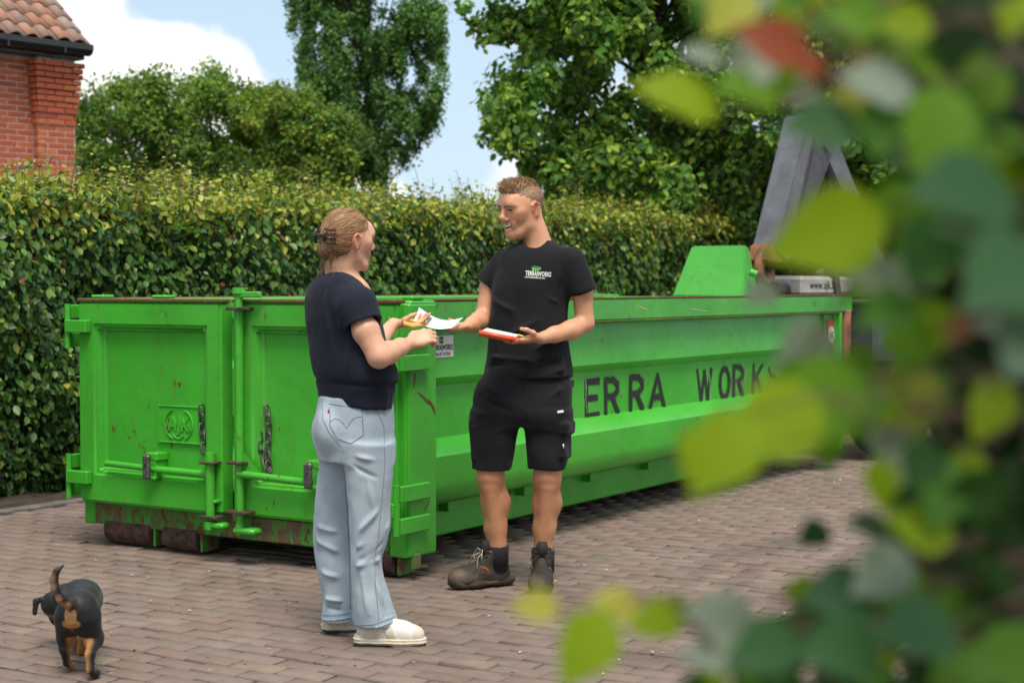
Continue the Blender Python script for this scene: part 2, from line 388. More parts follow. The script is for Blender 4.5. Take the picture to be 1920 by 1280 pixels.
# ============================================================ GROUND
soil = plain('soil_mat', (.045, .032, .022), .95, var=.5, scale=9, bmp=.6, bscale=40)
sand = plain('joint_sand', (.045, .034, .025), .95, var=.6, scale=30, bmp=.6, bscale=120)
g = link('ground', mesh_np('ground', [(-400, -30, -.06), (400, -30, -.06), (400, 700, -.06), (-400, 700, -.06)], [(0, 1, 2, 3)]), soil); tag(g, kind='structure')

def brick_mat():
    m, t, b = mat_new('clay_paver'); a = N('ShaderNodeVertexColor', t, layer_name='Col')
    f = noise(t, 55, 6, .7); g2 = noise(t, 9, 4, .6)
    c = mixc(t, ramp(t, f, [(.35, (0, 0, 0)), (.75, (.55, .55, .55))]), a.outputs[0], (.21, .16, .125))
    c = mixc(t, ramp(t, g2, [(.52, (0, 0, 0)), (.8, (.55, .55, .55))]), c, (.125, .09, .07))
    geo = N('ShaderNodeNewGeometry', t)
    def wn(sc, det, lo, hi, amt):
        n = N('ShaderNodeTexNoise', t); n.inputs['Scale'].default_value = sc; n.inputs['Detail'].default_value = det; n.inputs['Roughness'].default_value = .65; t.links.new(geo.outputs['Position'], n.inputs['Vector']); return ramp(t, n.outputs['Fac'], [(lo, (0, 0, 0)), (hi, (amt,) * 3)])
    c = mixc(t, wn(1.1, 7, .48, .72, .55), c, (.115, .088, .070)); c = mixc(t, wn(2.7, 9, .55, .75, .5), c, (.30, .25, .20)); c = mixc(t, wn(14, 8, .62, .72, .6), c, (.075, .062, .045))
    t.links.new(c, b.inputs['Base Color']); b.inputs['Roughness'].default_value = .82; b.inputs['Specular IOR Level'].default_value = .25
    bump(t, b, noise(t, 120, 6, .7), .5, .004); return m
PAV = brick_mat()
pave = empty('brick_pavement', (0, 0, 0)); tag(pave, kind='structure')
bed = link('sand_bed', mesh_np('sand_bed', [(-14, .4, -.010), (16, .4, -.010), (16, 34, -.010), (-14, 34, -.010)], [(0, 1, 2, 3)]), sand, pave)
U2 = Vector((.535, .845, 0)).normalized(); V2 = Vector((-U2.y, U2.x, 0))
PA = R(-31); pu = Vector((math.cos(PA), math.sin(PA))); pv = Vector((-math.sin(PA), math.cos(PA)))
LB, WB, GAP = .213, .106, .0075
TONES = [(0.194, 0.145, 0.127), (0.199, 0.153, 0.132), (0.185, 0.14, 0.124), (0.204, 0.159, 0.139), (0.19, 0.152, 0.138), (0.191, 0.139, 0.119), (0.179, 0.149, 0.135), (0.208, 0.164, 0.142), (0.204, 0.138, 0.116), (0.223, 0.182, 0.139)]
TW = [8, 8, 7, 6, 6, 4, 3, 3, 1.2, .35]
def brick_verts(rg, L, Wd, lod=0):
    """worn clay brick: uneven outline, rounded arris; top at z=0"""
    hx, hy = L / 2 - GAP / 2, Wd / 2 - GAP / 2
    ring = [(-1, -1), (-.35, -1), (.35, -1), (1, -1), (1, 0), (1, 1), (.35, 1), (-.35, 1), (-1, 1), (-1, 0)]
    j = rg.normal(0, .0022, (10, 2)); o = []
    for q, (ins, z) in enumerate([(0, -.03), (0, -.0045), (.0045, -.0003)]):
        for i, (x, y) in enumerate(ring):
            cr = .0012 if abs(x) == 1 and abs(y) == 1 else 0
            o.append((x * (hx - ins - cr) + j[i, 0], y * (hy - ins - cr) + j[i, 1], z + (rg.normal(0, .0008) if q == 2 else 0)))
    o.append((0, 0, .001 + rg.normal(0, .0007)))
    return np.array(o)
BF = []
for q in range(2):
    for i in range(10):
        a, b = q * 10 + i, q * 10 + (i + 1) % 10; BF += [(a, b, b + 10), (a, b + 10, a + 10)]
for i in range(10): BF.append((20 + i, 20 + (i + 1) % 10, 30))
BF = np.array(BF)
VAR = [brick_verts(RNG, LB, WB) for _ in range(14)]
cells = []
def hedge_side(x, y): return (Vector((x, y)) - Vector((-2.80, 10.22))).dot(Vector((-.845, .535)))   # >0: under the hedge
for r_ in range(-60, 330):
    for c_ in range(-75, 90):
        uo = (c_ + (.5 if r_ % 2 else 0)) * LB + .012 * math.sin(r_ * 1.7); vo = r_ * WB
        x, y = pu.x * uo + pv.x * vo, pu.y * uo + pv.y * vo + 4
        if y < 4.6 or y > 26: continue
        if abs(x) > .36 * y + .5: continue
        if hedge_side(x, y) > -.02: continue
        cells.append((x, y, r_, c_))
cells.sort(key=lambda c: c[1])
tp = np.array(TW) / sum(TW)
def place(x, y, rg):
    a = PA + rg.normal(0, .022) ; dz = rg.normal(0, .0026) - .002 + .003 * math.sin(x * 1.3 + y * .7) * math.sin(y * .9); tx, ty = rg.normal(0, .008, 2)
    return a, dz, tx, ty
near = [c for c in cells if abs(c[0]) < .325 * c[1] and c[1] > 5.35][:300]
ns = set((c[2], c[3]) for c in near)
meshes = {}
for i, (x, y, r_, c_) in enumerate(near):
    k = int(RNG.choice(10, p=tp)); v = int(RNG.integers(14)) % 6
    if (k, v) not in meshes:
        meshes[k, v] = mesh_np('brick', VAR[v], BF, False, np.tile(np.array(TONES[k]) * RNG.uniform(.92, 1.08), (31, 1))); meshes[k, v].materials.append(PAV)
    a, dz, tx, ty = place(x, y, RNG)
    o = bpy.data.objects.new('brick', meshes[k, v]); C.objects.link(o); o.parent = pave; o.location = (x, y, dz); o.rotation_euler = (tx, ty, a)
Vs, Cs = [], []
for (x, y, r_, c_) in cells:
    if (r_, c_) in ns: continue
    k = int(RNG.choice(10, p=tp)); v = VAR[int(RNG.integers(14))]; a, dz, tx, ty = place(x, y, RNG)
    ca, sa = math.cos(a), math.sin(a); q = v.copy(); q[:, 2] += v[:, 0] * -ty + v[:, 1] * tx + dz
    q[:, 0], q[:, 1] = v[:, 0] * ca - v[:, 1] * sa + x, v[:, 0] * sa + v[:, 1] * ca + y
    Vs.append(q); Cs.append(np.tile(np.array(TONES[k]) * RNG.uniform(.9, 1.1), (31, 1)))
n = len(Vs); F = (BF[None] + (np.arange(n) * 31)[:, None, None]).reshape(-1, 3)
o = link('brick_field', mesh_np('brick_field', np.concatenate(Vs), F, False, np.concatenate(Cs)), PAV, pave); o['kind'] = 'stuff'
# crumbs and dry bits on the pavement
n = 700; ps = np.stack([RNG.uniform(-2.6, 3.2, n), RNG.uniform(5.4, 12, n), np.full(n, .006)], 1)
o = leaf_cloud('plant_litter', ps, RNG.normal(0, .25, (n, 3)) + (0, 0, 1), RNG.normal(0, 1, (n, 3)) * (1, 1, .1), RNG.uniform(.006, .024, n), np.array([(.45, .38, .2), (.2, .13, .07), (.55, .5, .38), (.3, .33, .08)])[RNG.integers(0, 4, n)], attr_mat('litter_mat', .8), None, 4)
tag(o, 'scattered dry crumbs and tiny leaves on the brick paving', 'litter', kind='stuff')
# concrete edging beside the hedge
kerbm = plain('kerb_concrete', (.15, .135, .12), .9, var=.3, scale=14, bmp=.5, bscale=90)
kerb = empty('kerb', (0, 0, 0)); tag(kerb, kind='structure')
k0 = Vector((-2.80, 10.22, 0))
for i in range(-4, 12):
    M = Matrix.Translation(k0 + U2 * (i * 1.0)) @ Matrix.Rotation(math.atan2(U2.y, U2.x), 4, 'Z')
    box('kerb_stone', (.004, -.05, -.08), (.996, .05, .018 + .006 * math.sin(i * 3.1)), kerbm, kerb, .008, M)
sm_ = bmesh.new(); bmesh.ops.create_grid(sm_, x_segments=90, y_segments=10, size=.5, matrix=Matrix.Translation(k0 + U2 * 5 + V2 * .65) @ Matrix.Rotation(math.atan2(U2.y, U2.x), 4, 'Z') @ Matrix.Diagonal((24, 1.2, 1, 1)))
for v in sm_.verts: v.co.z = .0 + random.random() * .035
o = link('soil_strip', from_bm('soil_strip', sm_, True), soil); tag(o, kind='structure')

# ============================================================ HEDGE
LEAF = attr_mat('leaf_mat', .42, .5, .12, 8, transl=.28)
LEAFG = attr_mat('leaf_glossy', .40, .42, .10, 8, transl=.22)
LEAFT = attr_mat('tree_leaf', .6, .22, .12, 8, transl=.36)
bark = plain('bark_mat', (.09, .065, .045), .9, var=.4, scale=20, bmp=.5, bscale=60)
twigm = plain('twig_mat', (.13, .08, .05), .8, var=.3, scale=30)
HB = Vector((-2.995, 10.15, 0)) + V2 * .05     # foot of the front face
Hroot = empty('hornbeam_hedge', HB); tag(Hroot, 'tall clipped hornbeam hedge with yellow new shoots behind the green container', 'hedge')
H0, H1, HH, HD = -5.0, 20.0, 1.96, 1.1
def hw(s, d, z): return HB + U2 * s + V2 * d + Vector((0, 0, z))
U3 = np.array(U2); V3 = np.array(V2); HB3 = np.array(HB)
def rise(pos, s_): pos[:, 2] *= 1 + .0100 * np.clip(s_, -2, 20); return pos
def hedge_col(t, rg, n):
    """t 0 = old dark leaves of the face, 1 = young growth of the top"""
    dark = np.array([(.038, .105, .020), (.058, .145, .026), (.085, .185, .034), (.046, .115, .032)])[rg.integers(0, 4, n)]
    mid = np.array([(.070, .185, .022), (.10, .22, .026), (.14, .25, .03)])[rg.integers(0, 3, n)]
    yel = np.array([(.27, .33, .035), (.34, .37, .045), (.22, .30, .03), (.40, .40, .08), (.33, .30, .05)])[rg.integers(0, 5, n)]
    u = rg.random(n); c = dark.copy(); m = u < .30 + .6 * t; c[m] = mid[m]; m = u < .022 + .94 * t ** 1.4; c[m] = yel[m]
    red = rg.random(n) < .010; c[red] = (.22, .07, .03)
    return c * rg.uniform(.8, 1.2, (n, 1))
# dark woody core
bm = bmesh.new(); bm_box(bm, (H0, .30, .1), (H1, HD - .1, HH - .10), None, 0)
for v in bm.verts: v.co.z *= 1 + .0100 * max(-2, v.co.x)
bm.transform(Matrix.Rotation(math.atan2(U2.y, U2.x), 4, 'Z'))
core = plain('twig_core', (.022, .030, .012), .95, var=.5, scale=18, bmp=.6, bscale=40)
o = link('filler_core', from_bm('filler_core', bm), core, Hroot)
# leaves of the face
n = 84000; w_ = RNG.random(n) ** 1.3; s_ = H0 + (H1 - H0) * w_; z_ = RNG.uniform(.03, HH + .05, n)
lump = .10 * np.sin(s_ * 2.3 + 1.2 * np.sin(z_ * 3)) + .06 * np.sin(s_ * 5.1 + z_ * 4.2) + .05 * np.sin(z_ * 7 - s_ * 3)
d_ = np.abs(RNG.normal(0, .11, n)) + lump * .6 + .02; d_ += .25 * np.exp(-z_ / .14)
top = np.clip((z_ - 1.56) / .38, 0, 1) ; patch = np.clip(.5 * np.sin(s_ * 1.9 + z_ * 2.4) + .5 * np.sin(s_ * 4.7 - z_ * 3.1) - .45, 0, 1) * .28
pos = HB3 + s_[:, None] * U3 + d_[:, None] * V3; pos[:, 2] = z_; rise(pos, s_)
nr = -V3 * 1.0 + RNG.normal(0, .55, (n, 3)) + np.array((0, 0, .55)); tip = RNG.normal(0, .5, (n, 3)) + np.array((0, 0, -.9))
sz = RNG.uniform(.026, .076, n) * (1 + .3 * w_); col = hedge_col(np.clip(top * .8 + patch, 0, 1), RNG, n)
dist = np.linalg.norm(pos[:, :2], axis=1); inview = (np.abs(pos[:, 0]) < .31 * pos[:, 1]) & (d_ < .12) & (z_ > .35) & ((z_ > 1.3) | (pos[:, 0] / pos[:, 1] < -.27))
order = np.argsort(dist - 10 * sz * 3 + np.where(inview, 0, 100)); pick = order[:220]; rest = np.ones(n, bool); rest[pick] = False
leaf_cloud('face_leaves', (pos - HB3)[rest], nr[rest], tip[rest], sz[rest], col[rest], LEAFG, Hroot)
lm = {}
def leaf_part(parent, p, nr_, tp_, s, c, mat, tpl=None):
    key = tuple(np.round(np.array(c) * 12).astype(int)) + (mat.name,)
    if key not in lm:
        lm[key] = mesh_np('leaf', LEAF7 if tpl is None else tpl[0], LT7 if tpl is None else tpl[1], tpl is not None, np.tile(np.array(c), (len(LEAF7 if tpl is None else tpl[0]), 1))); lm[key].materials.append(mat)
    o = bpy.data.objects.new('leaf', lm[key]); C.objects.link(o); o.parent = parent
    A = leaf_frames(np.array([p]), np.array([nr_], float), np.array([tp_], float))[0]
    M = Matrix([[A[0][i] * s, A[1][i] * s, A[2][i] * s, p[i]] for i in range(3)] + [[0, 0, 0, 1]]); o.matrix_local = M; return o
for i in pick: leaf_part(Hroot, (pos - HB3)[i], nr[i], tip[i], sz[i], col[i], LEAFG)
# leaves of the top: ragged young growth
n = 34000; w_ = RNG.random(n) ** 1.3; s_ = H0 + (H1 - H0) * w_; d_ = RNG.uniform(-.03, HD + .15, n)
h_ = HH - .08 + d_ * .11 + .07 * np.sin(s_ * 3.1) + .05 * np.sin(s_ * 7.7 + d_ * 5) ; z_ = h_ + np.abs(RNG.normal(0, .085, n)) - .04
pos = HB3 + s_[:, None] * U3 + d_[:, None] * V3; pos[:, 2] = z_; rise(pos, s_)
leaf_cloud('top_leaves', pos - HB3, RNG.normal(0, .6, (n, 3)) + (0, 0, .8), RNG.normal(0, .8, (n, 3)) + (0, 0, .2), RNG.uniform(.032, .066, n), hedge_col(np.clip(.55 + (z_ - h_) * 3.5, 0, 1), RNG, n), LEAF, Hroot)
# upright shoots
pl, nl, tl, sl_, cl = [], [], [], [], []; bm = bmesh.new()
def shoot(s, d, hgt, lean, rg):
    b0 = np.array(hw(s, d, HH - .1)); b0[2] *= 1 + .0100 * max(-2, s); n_ = 5; pts = [b0 + np.array((lean[0], lean[1], 1)) * hgt * i / n_ + (rg.normal(0, .012, 3) if i else 0) for i in range(n_ + 1)]
    bm_tube(bm, [Vector(p - HB3) for p in pts], [.004 - .0025 * i / n_ for i in range(n_ + 1)], 4)
    k = int(hgt / .03) + 2
    for i in range(k):
        t = (i + .6) / k; q = b0 + np.array((lean[0], lean[1], 1)) * hgt * t; az = i * 2.4 + rg.random(); dv = np.array((math.cos(az), math.sin(az), .5))
        pl.append(q + dv * .01); tl.append(dv); nl.append(rg.normal(0, .3, 3) + np.array((0, 0, 1))); sl_.append(rg.uniform(.028, .058) * (1.1 - .4 * t)); cl.append(hedge_col(np.array([.95]), rg, 1)[0] * (.8 + .3 * t))
for i in range(760):
    w1 = RNG.random() ** 1.25; s1 = H0 + 1.5 + (H1 - H0 - 1.5) * w1
    shoot(s1, RNG.uniform(0, HD), RNG.uniform(.16, .40) * (1.35 if RNG.random() < .22 else 1), RNG.normal(0, .15, 2), RNG)
for px, h in [(148, .62), (163, .5), (190, .42), (205, .56), (232, .5), (262, .46), (285, .42), (360, .36), (372, .60), (385, .62), (440, .3), (555, .42), (60, .3), (120, .34), (640, .28), (735, .28), (800, .3), (1025, .42), (1180, .4)]:
    k = (px - 960) / FPX; s1 = (HB.x - k * HB.y) / (k * U2.y - U2.x); shoot(s1, RNG.uniform(.05, .5), h, RNG.normal(0, .08, 2), RNG)
link('shoot_stems', from_bm('shoot_stems', bm), twigm, Hroot)['kind'] = 'stuff'
leaf_cloud('shoot_leaves', np.array(pl) - HB3, np.array(nl), np.array(tl), np.array(sl_), np.array(cl), LEAF, Hroot)

# ============================================================ TREES
def limb(bm, a, b, r0, r1, rg, wob=.06, n=6):
    a, b = Vector(a), Vector(b); L = (b - a).length
    pts = [a.lerp(b, i / n) + Vector(rg.normal(0, wob * L / 4, 3)) * (1 if 0 < i < n else 0) for i in range(n + 1)]
    bm_tube(bm, pts, [r0 + (r1 - r0) * i / n for i in range(n + 1)], 7); return pts
def tree(name, label, foot, clumps, nleaf, size, pal, rg, trunk_r=.12, spread=(1, 1, 1), up=.3, limbs=40, trunk=None, mat=None, dens=.42, big=None):
    """clumps: (x, y, z, r) in metres from the foot"""
    root = empty(name, foot); tag(root, label, 'tree')
    cl = np.array(clumps); wgt = cl[:, 3] ** 2.4; wgt /= wgt.sum(); idx = rg.choice(len(cl), nleaf, p=wgt)
    d = rg.normal(0, 1, (nleaf, 3)); d /= np.linalg.norm(d, axis=1, keepdims=True); rad = rg.random(nleaf) ** dens
    sub = rg.normal(0, 1, (len(cl), 9, 3)); sub /= np.linalg.norm(sub, axis=2, keepdims=True); sj = rg.integers(0, 9, nleaf)
    dd = d * .52 + sub[idx, sj] * .62
    pos = cl[idx, :3] + dd * (cl[idx, 3] * rad)[:, None] * np.array(spread)
    col = np.array(pal)[(rg.random(nleaf) ** 1.2 * len(pal)).astype(int)] * rg.uniform(.75, 1.25, (nleaf, 1)) * rg.uniform(.82, 1.25, (len(cl), 1))[idx]
    leaf_cloud('crown', pos, d * .6 + rg.normal(0, .5, (nleaf, 3)) + (0, 0, .5), rg.normal(0, .6, (nleaf, 3)) + (0, 0, up), rg.uniform(.7, 1.3, nleaf) * size, col, mat or LEAFT, root, 7 if size > .085 else 4)
    bm = bmesh.new(); T = trunk or [(0, 0, 0), (0, 0, cl[:, 2].max() * .55)]
    tp = []
    for i in range(len(T) - 1): tp += limb(bm, T[i], T[i + 1], trunk_r * (1 - .75 * i / (len(T) - 1)), trunk_r * (1 - .75 * (i + 1) / (len(T) - 1)), rg, .03)
    link('trunk', from_bm('trunk', bm, True), bark, root); bm = bmesh.new()
    for c in cl[rg.permutation(len(cl))[:limbs]]:
        zt = max(.3, c[2] - np.hypot(c[0], c[1]) * .9); b0 = min(tp, key=lambda p: abs(p.z - zt)); limb(bm, b0, c[:3], trunk_r * .20, .008, rg)
    link('limbs', from_bm('limbs', bm, True), bark, root); return root
def blob(px0, px1, py0, py1, D, depth, n, r0, r1, rg, test=None, foot=None):
    out = []
    while len(out) < n:
        px, py = rg.uniform(px0, px1), rg.uniform(py0, py1)
        if test and not test(px, py): continue
        p = P(px, py, D + rg.uniform(-depth, depth)) - foot; out.append((p.x, p.y, p.z, rg.uniform(r0, r1)))
    return out
G1 = [(0.054, 0.141, 0.037), (0.073, 0.184, 0.044), (0.109, 0.233, 0.049), (0.164, 0.283, 0.053), (0.307, 0.384, 0.059)]
G2 = [(0.077, 0.169, 0.06), (0.1, 0.217, 0.068), (0.13, 0.26, 0.071), (0.185, 0.304, 0.07)]
G3 = [(0.069, 0.151, 0.037), (0.092, 0.209, 0.045), (0.135, 0.281, 0.052), (0.208, 0.36, 0.059), (0.319, 0.42, 0.054)]
GY = [(.10, .18, .03), (.17, .25, .04), (.25, .30, .05), (.30, .30, .05), (.12, .2, .04)]
rg = np.random.default_rng(3)
f1 = Vector((-4.2, 23, 0)); f1.z = 0
def t1(px, py):
    tops = np.interp(px, [130, 165, 215, 270, 300, 345, 400, 450, 500, 560, 610, 650, 670], [190, 165, 150, 125, 150, 128, 125, 150, 135, 160, 190, 210, 300]); return py > tops + 26
tree('bushy_maple_tree', 'broad bushy field maple rising behind the hedge beside the brick house', f1, blob(120, 640, 140, 470, 23, 1.5, 260, .18, .44, rg, t1, f1), 120000, .070, G1[1:] + GY[:2], rg, .14, limbs=30)
f1b = Vector((-2.55, 22, 0))
def t1b(px, py): return py > np.interp(px, [480, 520, 560, 590, 620, 650, 670], [170, 150, 170, 190, 200, 260, 340]) + 22 and px < 655
tree('yellowish_maple_tree', 'lighter yellow-green maple in front of the tall columnar tree', f1b, blob(470, 655, 170, 470, 22, .7, 110, .15, .32, rg, t1b, f1b), 30000, .075, G1[2:] + GY, rg, .09, limbs=30)
f2 = Vector((-2.45, 27, 0))
def t2(px, py):
    l = np.interp(py, [-260, 0, 60, 200, 300, 400], [600, 535, 532, 548, 600, 640]); r = np.interp(py, [-260, 0, 100, 160, 250, 330, 400], [800, 845, 842, 858, 815, 775, 760]); return l + 14 < px < r - 16
c2 = blob(530, 850, -280, 420, 27, .9, 380, .12, .29, rg, t2, f2)
tree('columnar_tree', 'tall narrow dark columnar tree rising against the sky left of the gap', f2, c2, 125000, .070, G2, rg, .07, spread=(.85, .85, 1.5), limbs=22)
f3 = Vector((1.7, 20.8, 0))
def t3(px, py):
    l = np.interp(py, [-400, 0, 40, 110, 150, 175, 200, 240, 280, 310, 340, 420], [960, 870, 865, 905, 985, 905, 893, 905, 930, 985, 1010, 990]); return px > l + 18
c3 = blob(850, 1780, -420, 440, 20, 1.6, 420, .16, .44, rg, t3, f3)
c3 += [(*(P(px, py, 19.3) - f3), r) for px, py, r in [(872, 12, .13), (890, 45, .15), (905, 75, .11), (930, 20, .2), (950, 70, .16), (910, 175, .1), (900, 190, .08), (925, 200, .12), (912, 235, .13), (905, 262, .11), (935, 265, .12), (950, 290, .1), (960, 235, .14), (975, 190, .15), (985, 300, .13), (995, 330, .12), (1000, 90, .2), (985, 30, .2)]]
tree('large_hornbeam_tree', 'large spreading tree with drooping leafy branches above the man', f3, c3, 135000, .102, G3, rg, .26, up=-.55, limbs=55, trunk=[(0, 0, 0), (.1, .1, 2.5), (.3, .2, 4.2), (.2, .3, 6)])
f5 = Vector((4.0, 22.2, 0))
tree('leafy_shrub_tree', 'dense dark leafy shrub seen beyond the lifting arm of the truck', f5, blob(1555, 1720, 200, 480, 20, .6, 70, .14, .3, rg, None, f5), 18000, .10, G3[:4], rg, .09, up=-.5, limbs=20)
f6 = Vector((-.9, 48, 0))
tree('distant_small_tree', 'small distant tree peeping over the hedge left of the man', f6, blob(850, 925, 350, 520, 48, 1, 26, .25, .5, rg, lambda x, y: y > 352 + abs(x - 885) * .9 + 12, f6), 6000, .13, G1, rg, .12, limbs=10)
# dark background trees far right and left, filling behind the hedge
f7 = Vector((8.5, 31, 0))
tree('dark_background_tree', 'dark shadowy tree behind the cab at the far right', f7, blob(1600, 2150, -300, 520, 29, 2.5, 200, .4, .8, rg, None, f7), 32000, .16, G2[:3], rg, .3, limbs=40)
f8 = Vector((1.6, 33, 0))
tree('rear_garden_tree', 'darker tree filling the gaps low behind the large tree', f8, blob(1010, 1560, 130, 500, 32, 1.5, 120, .35, .65, rg, None, f8), 22000, .14, G2, rg, .2, limbs=30)

# ============================================================ HOUSE
house = empty('brick_house', (-4.84, 17.6, 0), R(48)); tag(house, 'red brick house with tiled roof and black gutter at the upper left', 'house')
def hbrick():
    m, t, b = mat_new('red_brick'); a = N('ShaderNodeVertexColor', t, layer_name='Col'); f = noise(t, 25, 5, .6)
    t.links.new(mixc(t, ramp(t, f, [(.4, (0, 0, 0)), (.8, (.5, .5, .5))]), a.outputs[0], (.20, .055, .03)), b.inputs['Base Color']); b.inputs['Roughness'].default_value = .85; bump(t, b, noise(t, 90, 4), .4, .003); return m
HBM = hbrick(); mortar = plain('mortar', (.50, .39, .33), .95, var=.2, scale=20)
BT = [(0.508, 0.122, 0.049), (0.459, 0.103, 0.046), (0.541, 0.147, 0.058), (0.385, 0.083, 0.046), (0.558, 0.176, 0.078), (0.139, 0.088, 0.091)]; BP = [.3, .25, .2, .14, .08, .03]
box('wall', (-3.6, .004, 0), (-.45, .3, 3.95), mortar, house, 0)
box('pilaster_core', (-.456, -.106, 0), (-.008, .3, 3.95), mortar, house, 0)
def cube_me(L, H, Dp, k):
    bm = bmesh.new(); bm_box(bm, (0, 0, 0), (L, Dp, H), None, .003); me = from_bm('brick', bm); at = me.color_attributes.new('Col', 'FLOAT_COLOR', 'POINT')
    c = np.ones((len(me.vertices), 4), np.float32); c[:, :3] = BT[k]; at.data.foreach_set('color', c.ravel()); me.materials.append(HBM); return me
hbm = {}; Z0 = 2.06; CO = .0625; nb = 0
def put_brick(x0, x1, y, z, rot=0):
    global nb
    k = int(RNG.choice(6, p=BP)); L = round(x1 - x0 - .012, 3)
    if L < .02: return
    if (L, k) not in hbm: hbm[L, k] = cube_me(L, CO - .012, .09, k)
    o = bpy.data.objects.new('brick', hbm[L, k]); C.objects.link(o); o.parent = house; o.location = (x0, y, z) if not rot else (x0, y, z); o.rotation_euler = (0, 0, rot); nb += 1
rows = int((3.86 - Z0) / CO)
for i in range(rows):
    z = Z0 + i * CO; ox = .11 if i % 2 else 0
    x = -1.85 + ox
    while x < -.46: put_brick(x, min(x + .22, -.452), 0, z); x += .22
    st = max(0, 1 + (i - (rows - 11)) // 2) * .014 if i >= rows - 11 else 0     # corbelled steps
    x = -.45 - st - (.11 if i % 2 else 0); e = st
    while x < -.02 + e: put_brick(max(x, -.45 - st), min(x + .22, -.003 + e), -.11 - st, z); x += .22
    if i % 1 == 0: 
        o_ = bpy.data.objects.new('brick', None) if 0 else None
# left return of the pilaster
for i in range(rows):
    k = int(RNG.choice(6, p=BP)); st = max(0, 1 + (i - (rows - 11)) // 2) * .014 if i >= rows - 11 else 0
    kk = ('r', k)
    if kk not in hbm:
        hbm[kk] = cube_me(.1, CO - .012, .09, k)
        hbm[kk].transform(Matrix.Rotation(R(90), 4, 'Z') @ Matrix.Scale(-1, 4, (0, 1, 0))); hbm[kk].flip_normals()
    o = bpy.data.objects.new('brick', hbm[kk]); C.objects.link(o); o.parent = house; o.location = (-.462 - st, -.106, Z0 + i * CO)
gut = plain('gutter_black', (.02, .022, .025), .35, var=.2, bmp=.1)
bm = bmesh.new()
for (x0, x1) in [(-3.6, .07)]:
    prof = [(-.36, 3.99), (-.36, 3.93), (-.33, 3.885), (-.27, 3.87), (-.22, 3.885), (-.20, 3.93), (-.20, 3.99), (-.215, 3.99), (-.22, 3.94), (-.28, 3.90), (-.345, 3.94), (-.35, 3.99)]
    a = [bm.verts.new((x0, y, z)) for y, z in prof]; b = [bm.verts.new((x1, y, z)) for y, z in prof]; nn = len(prof)
    for i in range(nn): bm.faces.new((a[i], a[(i + 1) % nn], b[(i + 1) % nn], b[i]))
    bm.faces.new(a[::-1]); bm.faces.new(b)
gt = link('gutter', from_bm('gutter', bm), gut, house)
for x in (-2.6, -1.7, -.95, -.28): box('gutter_bracket', (x - .012, -.366, 3.865), (x + .012, -.195, 3.995), gut, gt, .003)
box('soffit', (-3.6, -.2, 3.84), (.06, .02, 3.90), gut, house, .002)
tilem = attr_mat('clay_tile', .75, .3, .16, 6, bmp=.3, bscale=70)
SL = R(40.7); PW, GA = .192, .225
wv = [(0, .010), (.02, .030), (.05, .046), (.08, .048), (.115, .034), (.14, .012), (.17, .0), (.205, .004)]
tb = {}
def tile_me(k):
    c = [(.33, .165, .11), (.29, .17, .13), (.35, .19, .13), (.26, .17, .14), (.31, .235, .20)][k]
    V = []; L = GA + .06
    for y, dz in ((0, .016), (L, -.004)):
        for x, z in wv: V.append((x, y, z + dz))
    for x, z in wv: V.append((x, 0, z + .002))
    F = []; n_ = len(wv)
    for i in range(n_ - 1): F += [(i, i + 1, n_ + i + 1, n_ + i), (2 * n_ + i, 2 * n_ + i + 1, i + 1, i)]
    me = mesh_np('roof_tile', V, F, True, np.tile(c, (len(V), 1))); me.materials.append(tilem); return me
tms = [tile_me(k) for k in range(5)]
roof = empty('roof', (.05, -.30, 3.99)); roof.parent = house; roof.rotation_euler = (SL, 0, 0)
for r_ in range(11):
    for c_ in range(14):
        if nb > 5000: break
        o = bpy.data.objects.new('roof_tile', tms[int(RNG.choice(5, p=[.3, .25, .2, .15, .1]) if c_ else RNG.choice([3, 4]))]); C.objects.link(o); o.parent = roof
        o.location = (-(c_ + 1) * PW + RNG.normal(0, .002), r_ * GA, RNG.normal(0, .002)); o.rotation_euler = (0, 0, RNG.normal(0, .006))
bm = bmesh.new(); bm_box(bm, (-3.6, .02, -.05), (-.02, 4, -.012)); link('roof_deck', from_bm('roof_deck', bm), gut, roof)
# ============================================================ CONTAINER
GREEN = (.050, .385, .027)
PG = paint('green_paint', GREEN, .03); PGR = paint('green_paint_worn', GREEN, .03, .34, drip=.12); PGB = paint('green_paint_rusty', (.045, .27, .03), .35, .6, drip=1.0, chip=.60)
PGE = paint('green_paint_edge', (.06, .36, .045), .10, .4, drip=.1)
steel = plain('worn_steel', (.14, .135, .13), .5, .7, .4, 30, .2); rusty = plain('rusty_steel', (.085, .05, .035), .75, .25, .5, 22, .4, 80)
black = plain('stencil_black', (.010, .012, .012), .6, var=.5, scale=40); white = plain('sticker_white', (.72, .73, .72), .5, var=.05)
CX = empty('roll_off_container', (-.479, 7.487, 0), math.atan2(.845, .535)); tag(CX, 'long bright green open-top roll-off container with double rear doors and black stencilled lettering', 'container')
def EV(px, u=0): k = (px - 960) / FPX; return (-.479 + .535 * u - k * (7.487 + .845 * u)) / (.845 + .535 * k)
def SU(px): k = (px - 960) / FPX; return (.479 + 7.487 * k) / (.535 - .845 * k)
def SV(px, v): k = (px - 960) / FPX; return (.479 + .845 * v + k * (7.487 + .535 * v)) / (.535 - .845 * k)
WD, LN = 2.15, 5.57
def cb(name, lo, hi, mat=PG, bev=.004, parent=None): return box(name, lo, hi, mat, parent or CX, bev)
